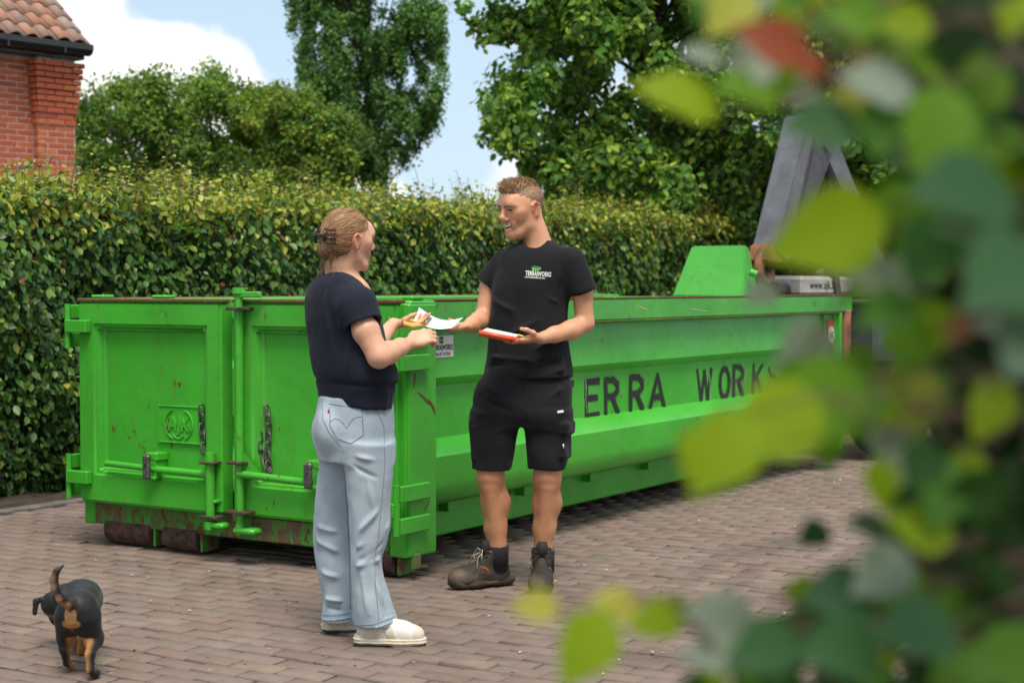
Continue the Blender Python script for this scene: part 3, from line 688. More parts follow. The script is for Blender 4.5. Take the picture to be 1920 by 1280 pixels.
# side sheets: folded profile swept along the length
prof = [(.0, 1.313), (.0, 1.183), (.012, 1.176), (.070, 1.168), (.052, .937), (.060, .926), (.100, .893), (.104, .636), (.012, .574), (.0, .56), (.0, .43), (.006, .395), (.022, .36), (.05, .33), (.09, .311), (.14, .304), (.50, .302)]
inner = [(.50, .33), (.11, .335), (.06, .36), (.03, .40), (.02, .45), (.02, .56), (.115, .62), (.115, .90), (.07, .94), (.088, 1.18), (.10, 1.2), (.10, 1.313)]
def side(mirror):
    pl = prof + inner; us = np.linspace(.02, LN, 26); bm = bmesh.new(); rings = []
    f = (lambda v: WD - v) if mirror else (lambda v: v)
    for u in us:
        dent = lambda z: .0035 * math.sin(u * 4.1 + z * 6) * (1 if z < 1.15 else .3)
        rings.append([bm.verts.new((u, f(v + dent(z)), z)) for v, z in pl])
    nn = len(pl)
    for a, b in zip(rings[:-1], rings[1:]):
        for i in range(nn):
            q = (a[i], a[(i + 1) % nn], b[(i + 1) % nn], b[i]); bm.faces.new(q)
    bm.faces.new(rings[0]); bm.faces.new(rings[-1][::-1]); bmesh.ops.recalc_face_normals(bm, faces=bm.faces[:])
    o = link('side_wall', from_bm('side_wall', bm), PG, CX); autosmooth(o.data, 30); return o
SW = side(False); side(True)
cb('top_rim', (.0, -.006, 1.183), (5.82, .11, 1.316), PGE, .012); cb('top_rim', (.0, WD - .11, 1.183), (5.82, WD + .006, 1.316), PGE, .012)
WE = paint('worn_edge', (.36, .40, .24), .9, .7, drip=.6, chip=.62)
cb('rim_edge', (.2, -.009, 1.309), (5.81, .03, 1.3205), WE, .003); cb('rim_edge', (.2, WD - .03, 1.309), (5.81, WD + .008, 1.3205), WE, .003)
cb('rim_lip', (.21, -.0085, 1.181), (5.81, .004, 1.187), WE, .001)
cb('floor', (.06, .16, .325), (LN, WD - .16, .335), PGB)
cb('front_wall', (LN - .05, .02, .3), (LN, WD - .02, 1.30), PG, .006)
cb('front_post', (LN - .03, -.012, .14), (LN + .02, .09, 1.182), PG, .006)
cb('front_bracket', (LN - .42, -.10, .36), (LN - .02, -.012, .45), PG, .01)
# understructure
for v in (.36, WD - .36 - .12):
    bm = bmesh.new(); pl = [(.12, .30), (.12, .08), (LN - .35, .08), (LN - .22, .12), (LN - .16, .20), (LN - .16, .30)]
    a = [bm.verts.new((u, v, z)) for u, z in pl]; b = [bm.verts.new((u, v + .12, z)) for u, z in pl]
    for i in range(len(pl)): bm.faces.new((a[i], a[(i + 1) % len(pl)], b[(i + 1) % len(pl)], b[i]))
    bm.faces.new(a[::-1]); bm.faces.new(b); bmesh.ops.recalc_face_normals(bm, faces=bm.faces[:]); bmesh.ops.bevel(bm, geom=bm.edges[:], offset=.008, segments=1, affect='EDGES')
    link('longitudinal_rail', from_bm('longitudinal_rail', bm), PG, CX)
for i, u in enumerate((.75, 1.5, 2.25, 3.0, 3.75, 4.5, 5.1)): cb('cross_beam', (u, .30, .21), (u + .07, WD - .10, .317), PG)
# end frame
for v0, v1 in ((-.012, .05), (WD - .05, WD + .012)):
    cb('corner_post', (-.02, v0, .105), (.205, v1, 1.300), PGR, .01)
cb('post_face', (-.03, .0, .105), (-.012, .10, 1.300), PGR, .006)
cb('post_face', (-.03, WD - .08, .105), (-.012, WD, .232), PGR, .006)
cb('rear_beam', (-.022, .10, .108), (.06, WD - .03, .232), PGB, .008)
# door leaves
def leaf(v0, v1, u0, z0=.238, z1=1.302, fw=.13, fl=.14, fr=.14):
    """pressed leaf: flat frame, chamfer, recessed panel; u0 = outer face"""
    bm = bmesh.new(); dp = .052; ch = .026; iv0, iv1, iz0, iz1 = v0 + fr, v1 - fl, z0 + fw + .03, z1 - fw
    R0 = [(v0, z0), (v1, z0), (v1, z1), (v0, z1)]; R1 = [(iv0, iz0), (iv1, iz0), (iv1, iz1), (iv0, iz1)]; R2 = [(iv0 + ch, iz0 + ch * .5), (iv1 - ch, iz0 + ch * .5), (iv1 - ch, iz1 - ch * .5), (iv0 + ch, iz1 - ch * .5)]
    A = [bm.verts.new((u0, v, z)) for v, z in R0]; B = [bm.verts.new((u0, v, z)) for v, z in R1]; Cc = [bm.verts.new((u0 + dp, v, z)) for v, z in R2]; D = [bm.verts.new((u0 + .10, v, z)) for v, z in R0]
    for a, b in ((A, B), (B, Cc), (D, A)):
        for i in range(4): bm.faces.new((a[i], a[(i + 1) % 4], b[(i + 1) % 4], b[i]))
    bm.faces.new(Cc); bm.faces.new(D[::-1]); bmesh.ops.recalc_face_normals(bm, faces=bm.faces[:])
    bmesh.ops.bevel(bm, geom=[e for e in bm.edges if len(e.link_faces) == 2 and e.calc_face_angle(0) > .3], offset=.014, segments=3, affect='EDGES', clamp_overlap=True)
    o = link('door', from_bm('door', bm), PGR, CX); autosmooth(o.data, 50); return o
vL0, vL1 = EV(413, -.115), EV(145, -.115)
DL = leaf(vL0, vL1, -.115, fl=vL1 - EV(177, -.115), fr=EV(384, -.115) - vL0); vR1 = EV(434, -.07); DR = leaf(EV(742, -.07), vR1, -.07, fl=vR1 - EV(474, -.07), fr=.13)
DR.data.materials.clear(); DR.data.materials.append(PGR)
def ez(px, py, du=0):      # height on the end face at a pixel
    v = EV(px, du); Y = 7.487 + .535 * v + .845 * du; return CH - (py - HOR) * Y / FPX
def dpart(parent, nm, fn, mat=PGR, sm=False):
    bm = bmesh.new(); fn(bm); o = link(nm, from_bm(nm, bm), mat, parent)
    if sm: autosmooth(o.data)
    return o
for dr, v0, v1, u0 in ((DL, vL0, vL1, -.115), (DR, EV(742, -.07), vR1, -.07)):
    dpart(dr, 'door_cap', lambda bm: bm_box(bm, (u0 - .004, v0, 1.3), (u0 + .08, v1, 1.318), None, .004), WE)
# locking pipes, handles
vp = EV(448, -.105)
def lockbar(bm):
    bm_cyl(bm, (-.105, vp, .20), (-.105, vp, 1.35), .021, seg=14); bm_cyl(bm, (-.105, vp, 1.345), (-.105, vp, 1.375), .034, seg=12); bm_box(bm, (-.12, vp - .14, 1.325), (-.09, vp + .03, 1.355), None, .004)
dpart(DR, 'locking_bar', lockbar, PGR, True)
dpart(DR, 'keeper', lambda bm: bm_box(bm, (-.15, vp - .065, 1.262), (-.07, vp + .05, 1.278), None, .003), rusty)
dpart(DR, 'keeper', lambda bm: bm_box(bm, (-.15, vp - .05, .50), (-.07, vp + .05, .515), None, .003), rusty)
dpart(DR, 'keeper', lambda bm: bm_box(bm, (-.15, vp - .07, .255), (-.07, vp + .06, .27), None, .003), rusty)
dpart(DR, 'bar_foot', lambda bm: (bm_cyl(bm, (-.105, vp, .15), (-.105, vp, .20), .026, seg=12), bm_box(bm, (-.135, vp - .11, .155), (-.06, vp + .03, .185), None, .01)), PGR, True)
zh = ez(500, 893, -.11); dpart(DR, 'handle_bar', lambda bm: bm_cyl(bm, (-.115, vp, zh), (-.115, EV(582, -.115), zh - .015), .019, seg=12), PGR, True)
dpart(DR, 'gusset', lambda bm: [bm.faces.new([bm.verts.new(p) for p in q]) for q in ([(-.10, vp - .02, zh + .11), (-.10, vp - .13, zh + .01), (-.10, vp - .02, zh + .01)], [(-.085, vp - .02, zh + .11), (-.085, vp - .02, zh + .01), (-.085, vp - .13, zh + .01)])], PGR)
vl = EV(392, -.15)
dpart(DL, 'pivot_pipe', lambda bm: (bm_cyl(bm, (-.15, vl, .235), (-.15, vl, ez(392, 849, -.15)), .023, seg=14), bm_box(bm, (-.155, vl - .035, .30), (-.10, vl + .035, .315), None, .003), bm_cyl(bm, (-.15, vl, .17), (-.15, vl, .21), .03, seg=12), bm_box(bm, (-.175, vl - .10, .178), (-.10, vl + .03, .205), None, .008)), PGR, True)
dpart(DL, 'keeper', lambda bm: bm_box(bm, (-.185, vl - .06, .225), (-.11, vl + .05, .238), None, .003), rusty)
dpart(DL, 'keeper', lambda bm: bm_box(bm, (-.185, vl - .045, ez(392, 868, -.15) - .006), (-.11, vl + .045, ez(392, 868, -.15) + .006), None, .003), rusty)
zl = ez(300, 881, -.135)
dpart(DL, 'handle_bar', lambda bm: (bm_cyl(bm, (-.135, vl, zl - .005), (-.135, EV(282, -.135), zl), .019, seg=12), bm_cyl(bm, (-.135, EV(274, -.135), zl + .002), (-.125, EV(197, -.125), zl + .008), .017, seg=12)), PGR, True)
dpart(DL, 'gusset', lambda bm: [bm.faces.new([bm.verts.new(p) for p in q]) for q in ([(-.13, vl + .02, zl + .10), (-.13, vl + .02, zl + .01), (-.13, vl + .12, zl + .01)], [(-.12, vl + .02, zl + .10), (-.12, vl + .12, zl + .01), (-.12, vl + .02, zl + .01)])], PGR)
def catch(parent, px, z, u):
    v = EV(px, u)
    dpart(parent, 'catch', lambda bm: bm_box(bm, (u - .05, v - .022, z - .05), (u - .025, v + .026, z + .075), None, .008), steel)
    dpart(parent, 'catch_base', lambda bm: (bm_box(bm, (u - .024, v - .055, z + .045), (u + .06, v + .02, z + .085), None, .005), bm_box(bm, (u - .024, v - .04, z - .055), (u + .06, v + .02, z - .035), None, .005), bm_box(bm, (u - .02, v - .045, z - .05), (u + .06, v - .03, z + .06), None, .004)), PGR)
    dpart(parent, 'bolt', lambda bm: bm_cyl(bm, (u - .058, v, z + .03), (u - .05, v, z + .03), .008, seg=8), rusty)
catch(DL, 283, zl, -.13); catch(DR, 586, ez(586, 896, -.1), -.10)
# chains
def chain(parent, pts, u):
    pts = [Vector(p) for p in pts]; L = [0]
    for a, b in zip(pts[:-1], pts[1:]): L.append(L[-1] + (b - a).length)
    n = int(L[-1] / .043)
    for i in range(n):
        t = (i + .5) / n * L[-1]; j = max(k for k in range(len(L) - 1) if L[k] <= t + 1e-9); q = pts[j].lerp(pts[j + 1], (t - L[j]) / (L[j + 1] - L[j])); dr_ = (pts[j + 1] - pts[j]).normalized()
        sd_ = dr_.cross(Vector((1, 0, 0))).normalized() if i % 2 else (dr_.cross(Vector((1, 0, 0))).normalized() * .45 + Vector((1, 0, 0))).normalized()
        ring = [q + dr_ * (.017 * math.copysign(1, math.cos(a_)) + .013 * math.cos(a_)) + sd_ * .014 * math.sin(a_) for a_ in [k * math.pi / 6 + .01 for k in range(12)]]
        bm = bmesh.new(); bm_tube(bm, ring, .0052, 6, True); link('chain_link', from_bm('chain_link', bm, True), steel, parent)
def dp_(px, py, u): return (u, EV(px, u), ez(px, py, u))
chain(DL, [dp_(376, 760, -.085), dp_(377, 800, -.075), dp_(381, 850, -.085)], 0)
chain(DR, [dp_(498, 762, -.035), dp_(503, 800, -.035), dp_(500, 850, -.035), dp_(503, 884, -.035)], 0); chain(DR, [dp_(484, 792, -.035), dp_(488, 840, -.035), dp_(500, 880, -.04)], 0)
# embossed maker's plate
v0, v1, z0, z1 = EV(374, -.07), EV(297, -.07), ez(336, 830, -.07), ez(336, 762, -.07); zc = (z0 + z1) / 2; vc = (v0 + v1) / 2; uf = -.067
pl_ = dpart(DL, 'maker_plate', lambda bm: bm_box(bm, (uf - .006, v0, z0), (uf + .004, v1, z1), None, .003), PGR)
dpart(pl_, 'plate_border', lambda bm: [bm_box(bm, (uf - .011, a, c), (uf - .0055, b, d), None, .002) for a, b, c, d in ((v0 - .004, v0 + .004, z0 - .004, z1 + .004), (v1 - .004, v1 + .004, z0 - .004, z1 + .004), (v0 + .0045, v1 - .0045, z0 - .004, z0 + .004), (v0 + .0045, v1 - .0045, z1 - .004, z1 + .004))], PGR)
Mend = Matrix(((0, 0, 1, 0), (-1, 0, 0, 0), (0, 1, 0, 0), (0, 0, 0, 1)))   # text x -> -v, y -> z, normal -> toward viewer is -u after flip
Mend = Matrix(((0, 0, -1, 0), (-1, 0, 0, 0), (0, 1, 0, 0), (0, 0, 0, 1)))
tm = text_mesh('AJK', .098, .95, .004, .004, 'CENTER'); tm.transform(Matrix.Translation((uf - .008, vc, zc - .030)) @ Mend); link('embossed_letters', tm, PGR, pl_)
def arcs(bm):
    for a0, a1 in ((115, 245), (-65, 65), (215, 318)):
        rx, rz = (.098, .082) if a0 != 215 else (.045, .055); cz = zc if a0 != 215 else zc - .018
        bm_tube(bm, [(uf - .009, vc - rx * math.cos(R(a)), cz + rz * math.sin(R(a))) for a in np.linspace(a0, a1, 14)], .0042, 5)
dpart(pl_, 'embossed_arcs', arcs, PGR)
# top lugs
for px in (198, 312): v = EV(px); cb('lug', (-.06, v - .05, 1.318), (.02, v + .05, 1.336), PGR, .006)
v = EV(787); cb('lug', (.02, .0, 1.316), (.12, .06, 1.335), PGR, .006)
# hinges
def hinge(v_out, sgn, z, su):
    for k, (zo, col) in enumerate(((.075, PGR), (0, PGR), (-.075, PGR))):
        if k == 1: lo, hi = (-.16, min(v_out, v_out - sgn * .16), z + zo - .033), (-.118, max(v_out, v_out - sgn * .16), z + zo + .033)
        else: lo, hi = (-.13, min(v_out, v_out + sgn * .03), z + zo - .037), (.10, max(v_out, v_out + sgn * .03), z + zo + .037)
        cb('hinge_strap', lo, hi, PGR, .004)
    cyl('hinge_pin', (-.135, v_out, z - .118), (-.135, v_out, z + .118), .016, PGR, CX)
hinge(-.02, -1, .345, 0); hinge(-.02, -1, 1.10, 0); hinge(WD + .0, 1, .37, 0); hinge(WD + .0, 1, 1.17, 0)
# rollers
def roller(v0, v1, u, r=.085, z=.085):
    o = cyl('roller', (u, v0, z), (u, v1, z), r, rusty, CX, seg=28); return o
for (a, b) in ((EV(284), EV(200)), (EV(372), EV(308)), (.08, .28)):
    c_ = roller(a, b, .05)
    if a > 1: dpart(CX, 'roller_plate', lambda bm: bm_box(bm, (-.005, b + .01, .03), (.12, b + .028, .20), None, .006), PGB)
    dpart(CX, 'roller_plate', lambda bm: bm_box(bm, (-.015, a - .028, .015), (.12, a - .01, .18), None, .006), PGB)
cyl('roller_axle', (.04, -.02, .11), (.04, .09, .11), .022, PGB, CX); cb('axle_stop', (.0, -.03, .05), (.05, .0, .125), PGB, .006)
# stencilled lettering on the sunken panel
def strokes(ch):
    return {'T': [((0, 1), (1, 1)), ((.5, 1), (.5, 0))], 'E': [((0, 0), (0, 1)), ((0, 1), (1, 1)), ((0, .52), (.85, .52)), ((0, 0), (1, 0))],
            'R': [((0, 0), (0, 1)), ((0, 1), (.6, 1)), ((.6, 1), (.95, .85)), ((.95, .85), (.95, .66)), ((.95, .66), (.6, .5)), ((.6, .5), (0, .5)), ((.5, .5), (1, 0))],
            'A': [((0, 0), (.5, 1)), ((.5, 1), (1, 0)), ((.22, .32), (.42, .32)), ((.58, .32), (.78, .32))], 'W': [((0, 1), (.26, 0)), ((.26, 0), (.5, .95)), ((.5, .95), (.74, 0)), ((.74, 0), (1, 1))],
            'O': [((.5 + .5 * math.cos(a), .5 + .5 * math.sin(a)), (.5 + .5 * math.cos(a + .524), .5 + .5 * math.sin(a + .524))) for a in [k * .524 for k in range(12)]],
            'K': [((0, 0), (0, 1)), ((0, .42), (1, 1)), ((.3, .58), (1, 0))], 'S': [((1, .86), (.7, 1)), ((.7, 1), (.3, 1)), ((.3, 1), (0, .8)), ((0, .8), (.15, .58)), ((.15, .58), (.85, .42)), ((.85, .42), (1, .2)), ((1, .2), (.7, 0)), ((.7, 0), (.3, 0)), ((.3, 0), (0, .14))]}[ch]
LET = empty('stencilled_lettering', (0, 0, 0)); LET.parent = CX
rl = np.random.default_rng(8)
for ch, a, b in [('T', 1056, 1076), ('E', 1097, 1125), ('R', 1134, 1162), ('R', 1181, 1208), ('A', 1218, 1248), ('W', 1306, 1336), ('O', 1349, 1370), ('R', 1375, 1396), ('K', 1412, 1432), ('S', 1441, 1462)]:
    u0, u1 = SV(a, .1) + .015, SV(b, .1) - .015; hgt = .195; bm = bmesh.new(); w = .019
    for (x0, y0), (x1, y1) in strokes(ch):
        p = Vector((u0 + x0 * (u1 - u0), (.640 + y0 * hgt))); q = Vector((u0 + x1 * (u1 - u0), (.640 + y1 * hgt))); d = (q - p).normalized(); p -= d * w * .7; q += d * w * .7; nrm = Vector((-d.y, d.x)) * w
        vs = []
        for side_ in (1, -1):
            for t in (np.linspace(0, 1, 6) if side_ == 1 else np.linspace(1, 0, 6)):
                c = p.lerp(q, t) + nrm * side_ * (1 + rl.normal(0, .08)); vs.append(bm.verts.new((c.x, .0985 + rl.random() * .0006, c.y)))
        bm.faces.new(vs)
    link('stencilled_letter', from_bm('stencilled_letter', bm), black, LET)
# company sticker next to the post
st = empty('company_sticker', (0, 0, 0)); st.parent = CX
us0, us1, zs0, zs1 = SV(816, .056), SV(850, .056), 1.035, 1.140; vq = .056
def fl(nm, u0, u1, z0, z1, v, mat, par): me = mesh_np(nm, [(u0, v, z0), (u1, v, z0), (u1, v, z1), (u0, v, z1)], [(0, 1, 2, 3)]); return link(nm, me, mat, par)
cb('sticker_sheet', (us0 - .03, vq, zs0), (us1, .066, zs1), white, 0, st)
gdark = plain('sticker_green', (.012, .05, .018), .5, var=.05); glog = plain('logo_green', (.10, .36, .07), .5, var=.05)
cb('logo_block', (us0 + .035, vq - .001, 1.102), (us0 + .068, vq - .0002, 1.135), gdark, 0, st); cb('logo_mark', (us0 + .039, vq - .0018, 1.112), (us0 + .064, vq - .0011, 1.124), glog, 0, st)
Mside = Matrix(((1, 0, 0, 0), (0, 0, -1, 0), (0, 1, 0, 0), (0, 0, 0, 1)))
for tx, sz_, z, u, sx in (('TERRA|WORKS', .038, 1.070, us0 - .022, .66), ('Tel. 011 76 75 81', .022, 1.043, us0 + .004, .80)):
    tm = text_mesh(tx, sz_, sx, .0008); tm.transform(Matrix.Translation((u, vq - .0012, z)) @ Mside); link('sticker_text', tm, black, st)
# scrapes in the paint
scm = plain('scrape_rust', (.16, .045, .02), .8, var=.5, scale=60); scp = plain('scrape_pale', (.45, .48, .28), .8, var=.4, scale=60)
def zv(px, py, v): u = SV(px, v); Y = 7.487 + .535 * v + .845 * u; return CH - (py - HOR) * Y / FPX
def scrape(pts, v, w, mat):
    bm = bmesh.new(); P_ = [Vector((SV(x, v), v, zv(x, y, v))) for x, y in pts]; n_ = len(P_); a = []; b = []
    for i, p in enumerate(P_):
        d = (P_[min(i + 1, n_ - 1)] - P_[max(i - 1, 0)]).normalized(); nn = Vector((-d.z, 0, d.x)) * w * (.25 + .75 * math.sin(math.pi * (i + .5) / n_)) * (1 + .4 * rl.normal()); a.append(bm.verts.new(p + nn)); b.append(bm.verts.new(p - nn))
    for i in range(n_ - 1): bm.faces.new((a[i], a[i + 1], b[i + 1], b[i]))
    link('paint_scrape', from_bm('paint_scrape', bm), mat, CX)
scrape([(783, 735), (790, 741), (797, 748), (803, 757)], -.0135, .006, scm); scrape([(802, 750), (808, 757), (813, 765), (816, 778)], -.0135, .009, scm); scrape([(778, 700), (777, 715), (775, 728)], -.0135, .004, scm)
scrape([(790, 925), (800, 922), (806, 930), (803, 945), (796, 957)], -.0135, .003, scm)
for x0, y0, x1, y1, v_ in ((1097, 700, 1101, 775, .0975), (1118, 640, 1112, 655, .062), (1380, 690, 1383, 735, .0975), (1330, 700, 1334, 760, .0975), (1400, 690, 1398, 720, .0975), (1242, 575, 1236, 600, -.0072), (1190, 572, 1215, 580, -.0072), (1290, 578, 1330, 584, -.0072), (1000, 578, 1002, 600, -.0072)):
    scrape([(x0, y0), ((2 * x0 + x1) / 3 + 1, (2 * y0 + y1) / 3), ((x0 + 2 * x1) / 3 - 1, (y0 + 2 * y1) / 3), (x1, y1)], v_, .0035, scp)
# red maker sticker at the far end
redm = plain('sticker_red', (.42, .06, .035), .5, var=.1); s2 = empty('maker_sticker', (0, 0, 0)); s2.parent = CX
ua, ub = LN - .19, LN - .03; cb('sticker_sheet', (ua, .03, .90), (ub, .04, 1.13), redm, 0, s2)
cb('front_edge_plate', (LN - .22, .041, .3), (LN + .0, .07, 1.17), PG, .004)
bm = bmesh.new(); bmesh.ops.create_circle(bm, cap_ends=True, segments=24, radius=.065, matrix=Matrix.Translation(((ua + ub) / 2, .0285, 1.015)) @ Matrix.Rotation(R(90), 4, 'X')); link('white_disc', from_bm('white_disc', bm), white, s2)
tm = text_mesh('AJK', .07, .8, .002, 0, 'CENTER'); tm.transform(Matrix.Translation(((ua + ub) / 2, .027, .99)) @ Mside); link('sticker_text', tm, redm, s2)
# hook tower on the front wall
hv0, hv1 = .96 - .30, .96 + .32; bm = bmesh.new(); zb, zt = 1.30, 1.70
B_ = [(LN - .30, hv0, zb), (LN - .30, hv1, zb), (LN + .04, hv1 - .02, zb), (LN + .04, hv0 + .02, zb)]; T_ = [(LN - .12, hv0 + .08, zt), (LN - .12, hv1 - .08, zt), (LN + .04, hv1 - .12, zt), (LN + .04, hv0 + .12, zt)]
a = [bm.verts.new(p) for p in B_]; b = [bm.verts.new(p) for p in T_]
for i in range(4): bm.faces.new((a[i], a[(i + 1) % 4], b[(i + 1) % 4], b[i]))
bm.faces.new(b); bm.faces.new(a[::-1]); bmesh.ops.recalc_face_normals(bm, faces=bm.faces[:]); bmesh.ops.bevel(bm, geom=bm.edges[:], offset=.012, segments=2, affect='EDGES')
ht = link('hook_tower', from_bm('hook_tower', bm), PGE, CX); cyl('tower_pin', (LN - .18, hv0 + .0, 1.49), (LN - .17, hv0 - .05, 1.47), .03, PG, ht)
bm = bmesh.new(); bm_tube(bm, [(LN + .04, 1.0, 1.55), (LN + .12, 1.0, 1.55), (LN + .16, 1.05, 1.55), (LN + .16, 1.15, 1.55), (LN + .12, 1.2, 1.55), (LN + .04, 1.2, 1.55)], .022, 8); link('hook_eye', from_bm('hook_eye', bm, True), PGR, ht)

# ============================================================ TRUCK
gry = plain('arm_grey', (.135, .14, .155), .45, .2, .2, 6, .1); dgry = plain('arm_dark_grey', (.075, .08, .09), .5, .2, .3, 8, .1); org = plain('hook_orange', (.30, .12, .06), .6, var=.5, scale=9, bmp=.2)
redf = plain('chassis_red', (.50, .085, .025), .55, var=.35, scale=7); tyre = plain('tyre_rubber', (.02, .02, .021), .85, var=.3, bmp=.3); offw = plain('cylinder_white', (.42, .41, .38), .5, var=.2, scale=6); navy = plain('cab_navy', (.012, .018, .03), .35, var=.2)
lampm, t_, b_ = mat_new('lamp_orange'); b_.inputs['Base Color'].default_value = (.8, .3, .03, 1); b_.inputs['Emission Color'].default_value = (1, .5, .1, 1); b_.inputs['Emission Strength'].default_value = 2.5
TR = empty('hook_lift_truck', CX.matrix_basis @ Vector((LN + .1, 1.1, 0)), CX.rotation_euler.z - R(12)); tag(TR, 'hook-lift truck with raised grey arm and red chassis coupled to the container', 'truck')
# truck frame: x forward (away), y left, z up
def tb_(name, lo, hi, mat, bev=.01, parent=None, M=None): return box(name, lo, hi, mat, parent or TR, bev, M)
def beam(name, a, b, w, t, mat, w2=None, parent=None):
    """tapered box beam from a to b in the x-z plane of the truck, w = depth in plane, t = thickness in y"""
    a, b = Vector(a), Vector(b); d = (b - a).normalized(); n_ = Vector((-d.z, 0, d.x)); w2 = w2 or w; bm = bmesh.new()
    A = [bm.verts.new(a + n_ * s * w / 2 + Vector((0, y * t / 2, 0))) for s, y in ((1, 1), (1, -1), (-1, -1), (-1, 1))]; B = [bm.verts.new(b + n_ * s * w2 / 2 + Vector((0, y * t / 2, 0))) for s, y in ((1, 1), (1, -1), (-1, -1), (-1, 1))]
    for i in range(4): bm.faces.new((A[i], A[(i + 1) % 4], B[(i + 1) % 4], B[i]))
    bm.faces.new(A[::-1]); bm.faces.new(B); bmesh.ops.recalc_face_normals(bm, faces=bm.faces[:]); bmesh.ops.bevel(bm, geom=bm.edges[:], offset=.012, segments=2, affect='EDGES')
    return link(name, from_bm(name, bm), mat, parent or TR)
AX, AY = .30, -.14
arm = beam('lifting_arm', (.27 + AX, AY, 1.62), (.80 + AX, AY, 2.74), .20, .26, gry, .34)
beam('arm_side_plate', (.42 + AX, AY - .14, 1.70), (.86 + AX, AY - .14, 2.62), .10, .02, dgry, .30, arm)
cyl('pivot_pin', (.86 + AX, AY - .18, 2.56), (.86 + AX, AY + .18, 2.56), .05, steel, arm)
beam('boom', (.78 + AX, AY - .1, 2.78), (1.75 + AX, AY - .1, 1.55), .24, .08, gry, .18); beam('boom', (.78 + AX, AY + .12, 2.78), (1.75 + AX, AY + .12, 1.55), .24, .06, dgry, .18)
beam('boom_cylinder', (.98 + AX, AY, 2.45), (1.25 + AX, AY, 1.2), .10, .10, steel)
bm = bmesh.new(); bm_tube(bm, [(.30, 0, 1.68), (.20, 0, 1.62), (.17, 0, 1.53), (.20, 0, 1.44), (.28, 0, 1.41), (.35, 0, 1.46), (.36, 0, 1.52)], [.06, .055, .05, .045, .04, .035, .02], 8); bm.transform(Matrix.Translation((.24, AY, 0)) @ Matrix.Diagonal((1, .8, 1, 1)))
hk = link('hook', from_bm('hook', bm, True), org, TR); beam('hook_bracket', (.51, AY, 1.72), (.50, AY, 1.58), .14, .22, org, .2, hk)
tb_('cylinder_mount', (.35, -.1, 1.27), (.75, .1, 1.42), rusty); cyl('lift_cylinder', (.45, 0, 1.34), (1.2, 0, 1.36), .055, steel, TR)
wc = tb_('white_housing', (1.0, -.17, 1.30), (2.1, .17, 1.47), offw, .03); tm = text_mesh('www.ajk.be', .10, .9, .001); tm.transform(Matrix.Translation((1.1, -.173, 1.36)) @ Mside); link('housing_text', tm, black, wc)
tb_('housing_knob', (1.5, -.05, 1.47), (1.62, .05, 1.54), offw, .03)
for y in (-.45, .33): tb_('chassis_rail', (.1, y, .62), (6.6, y + .12, .82), redf)
tb_('cross_member', (.12, -1.05, .70), (.24, 1.05, .82), redf); tb_('side_rail', (.15, -1.10, .66), (4.6, -1.02, .76), redf); tb_('mudguard_post', (.22, -1.08, .77), (.32, -.98, 1.2), org)
tb_('hydraulic_tank', (.55, -1.15, .77), (1.5, -.6, 1.24), dgry, .03); tb_('side_locker', (2.9, -1.2, .3), (3.9, -.7, .64), dgry, .03); tb_('mudguard', (.5, -1.16, 1.245), (2.8, -.6, 1.275), dgry)
def wheel(x, y):
    w = empty('wheel', (x, y, .5)); w.parent = TR; s_ = -1 if y < 0 else 1; bm = bmesh.new()
    pr = [(.30, -.14), (.42, -.15), (.49, -.12), (.5, -.08), (.5, .08), (.49, .12), (.42, .15), (.30, .14)]; rings = []
    for i in range(36):
        a_ = i * math.pi / 18; rings.append([bm.verts.new((r_ * math.cos(a_), q, r_ * math.sin(a_))) for r_, q in pr])
    for i in range(36):
        for j in range(len(pr) - 1): bm.faces.new((rings[i][j], rings[i][j + 1], rings[(i + 1) % 36][j + 1], rings[(i + 1) % 36][j]))
    bmesh.ops.recalc_face_normals(bm, faces=bm.faces[:]); link('tyre', from_bm('tyre', bm, True), tyre, w); cyl('rim', (0, -.11, 0), (0, .11, 0), .30, steel, w, seg=28); cyl('hub', (0, s_ * .11, 0), (0, s_ * .17, 0), .11, rusty, w, seg=18)
for x in (1.05, 2.25, 5.9):
    for y in (-.98, .98): wheel(x, y)
cab = empty('cab', (5.0, 0, .6)); cab.parent = TR; glass = plain('cab_glass', (.02, .03, .035), .1, var=.05)
bm = bmesh.new(); bm_box(bm, (0, -1.2, 0), (1.9, 1.2, 2.3), None, .12); link('cab_body', from_bm('cab_body', bm), navy, cab)
tb_('rear_window', (-.006, -.7, 1.3), (.01, .7, 1.95), glass, .004, cab)
for k in range(6): tb_('louvre', (-.07, -1.12, .6 + k * .10), (-.01, -.60, .64 + k * .10), dgry, .006, cab)
tb_('rear_panel', (-.5, -1.1, .1), (-.12, -.7, 1.5), dgry, .03, cab)
cyl('exhaust_pipe', (-.25, -1.0, 1.0), (-.25, -1.0, 2.4), .04, steel, cab); tube('grab_rail', [(-.2, -1.28, .7), (-.25, -1.32, .9), (-.25, -1.32, 1.9), (-.15, -1.25, 2.05)], .022, offw, cab)
cyl('marker_lamp', (3.1, -1.26, .95), (3.1, -1.18, .95), .05, lampm, TR)
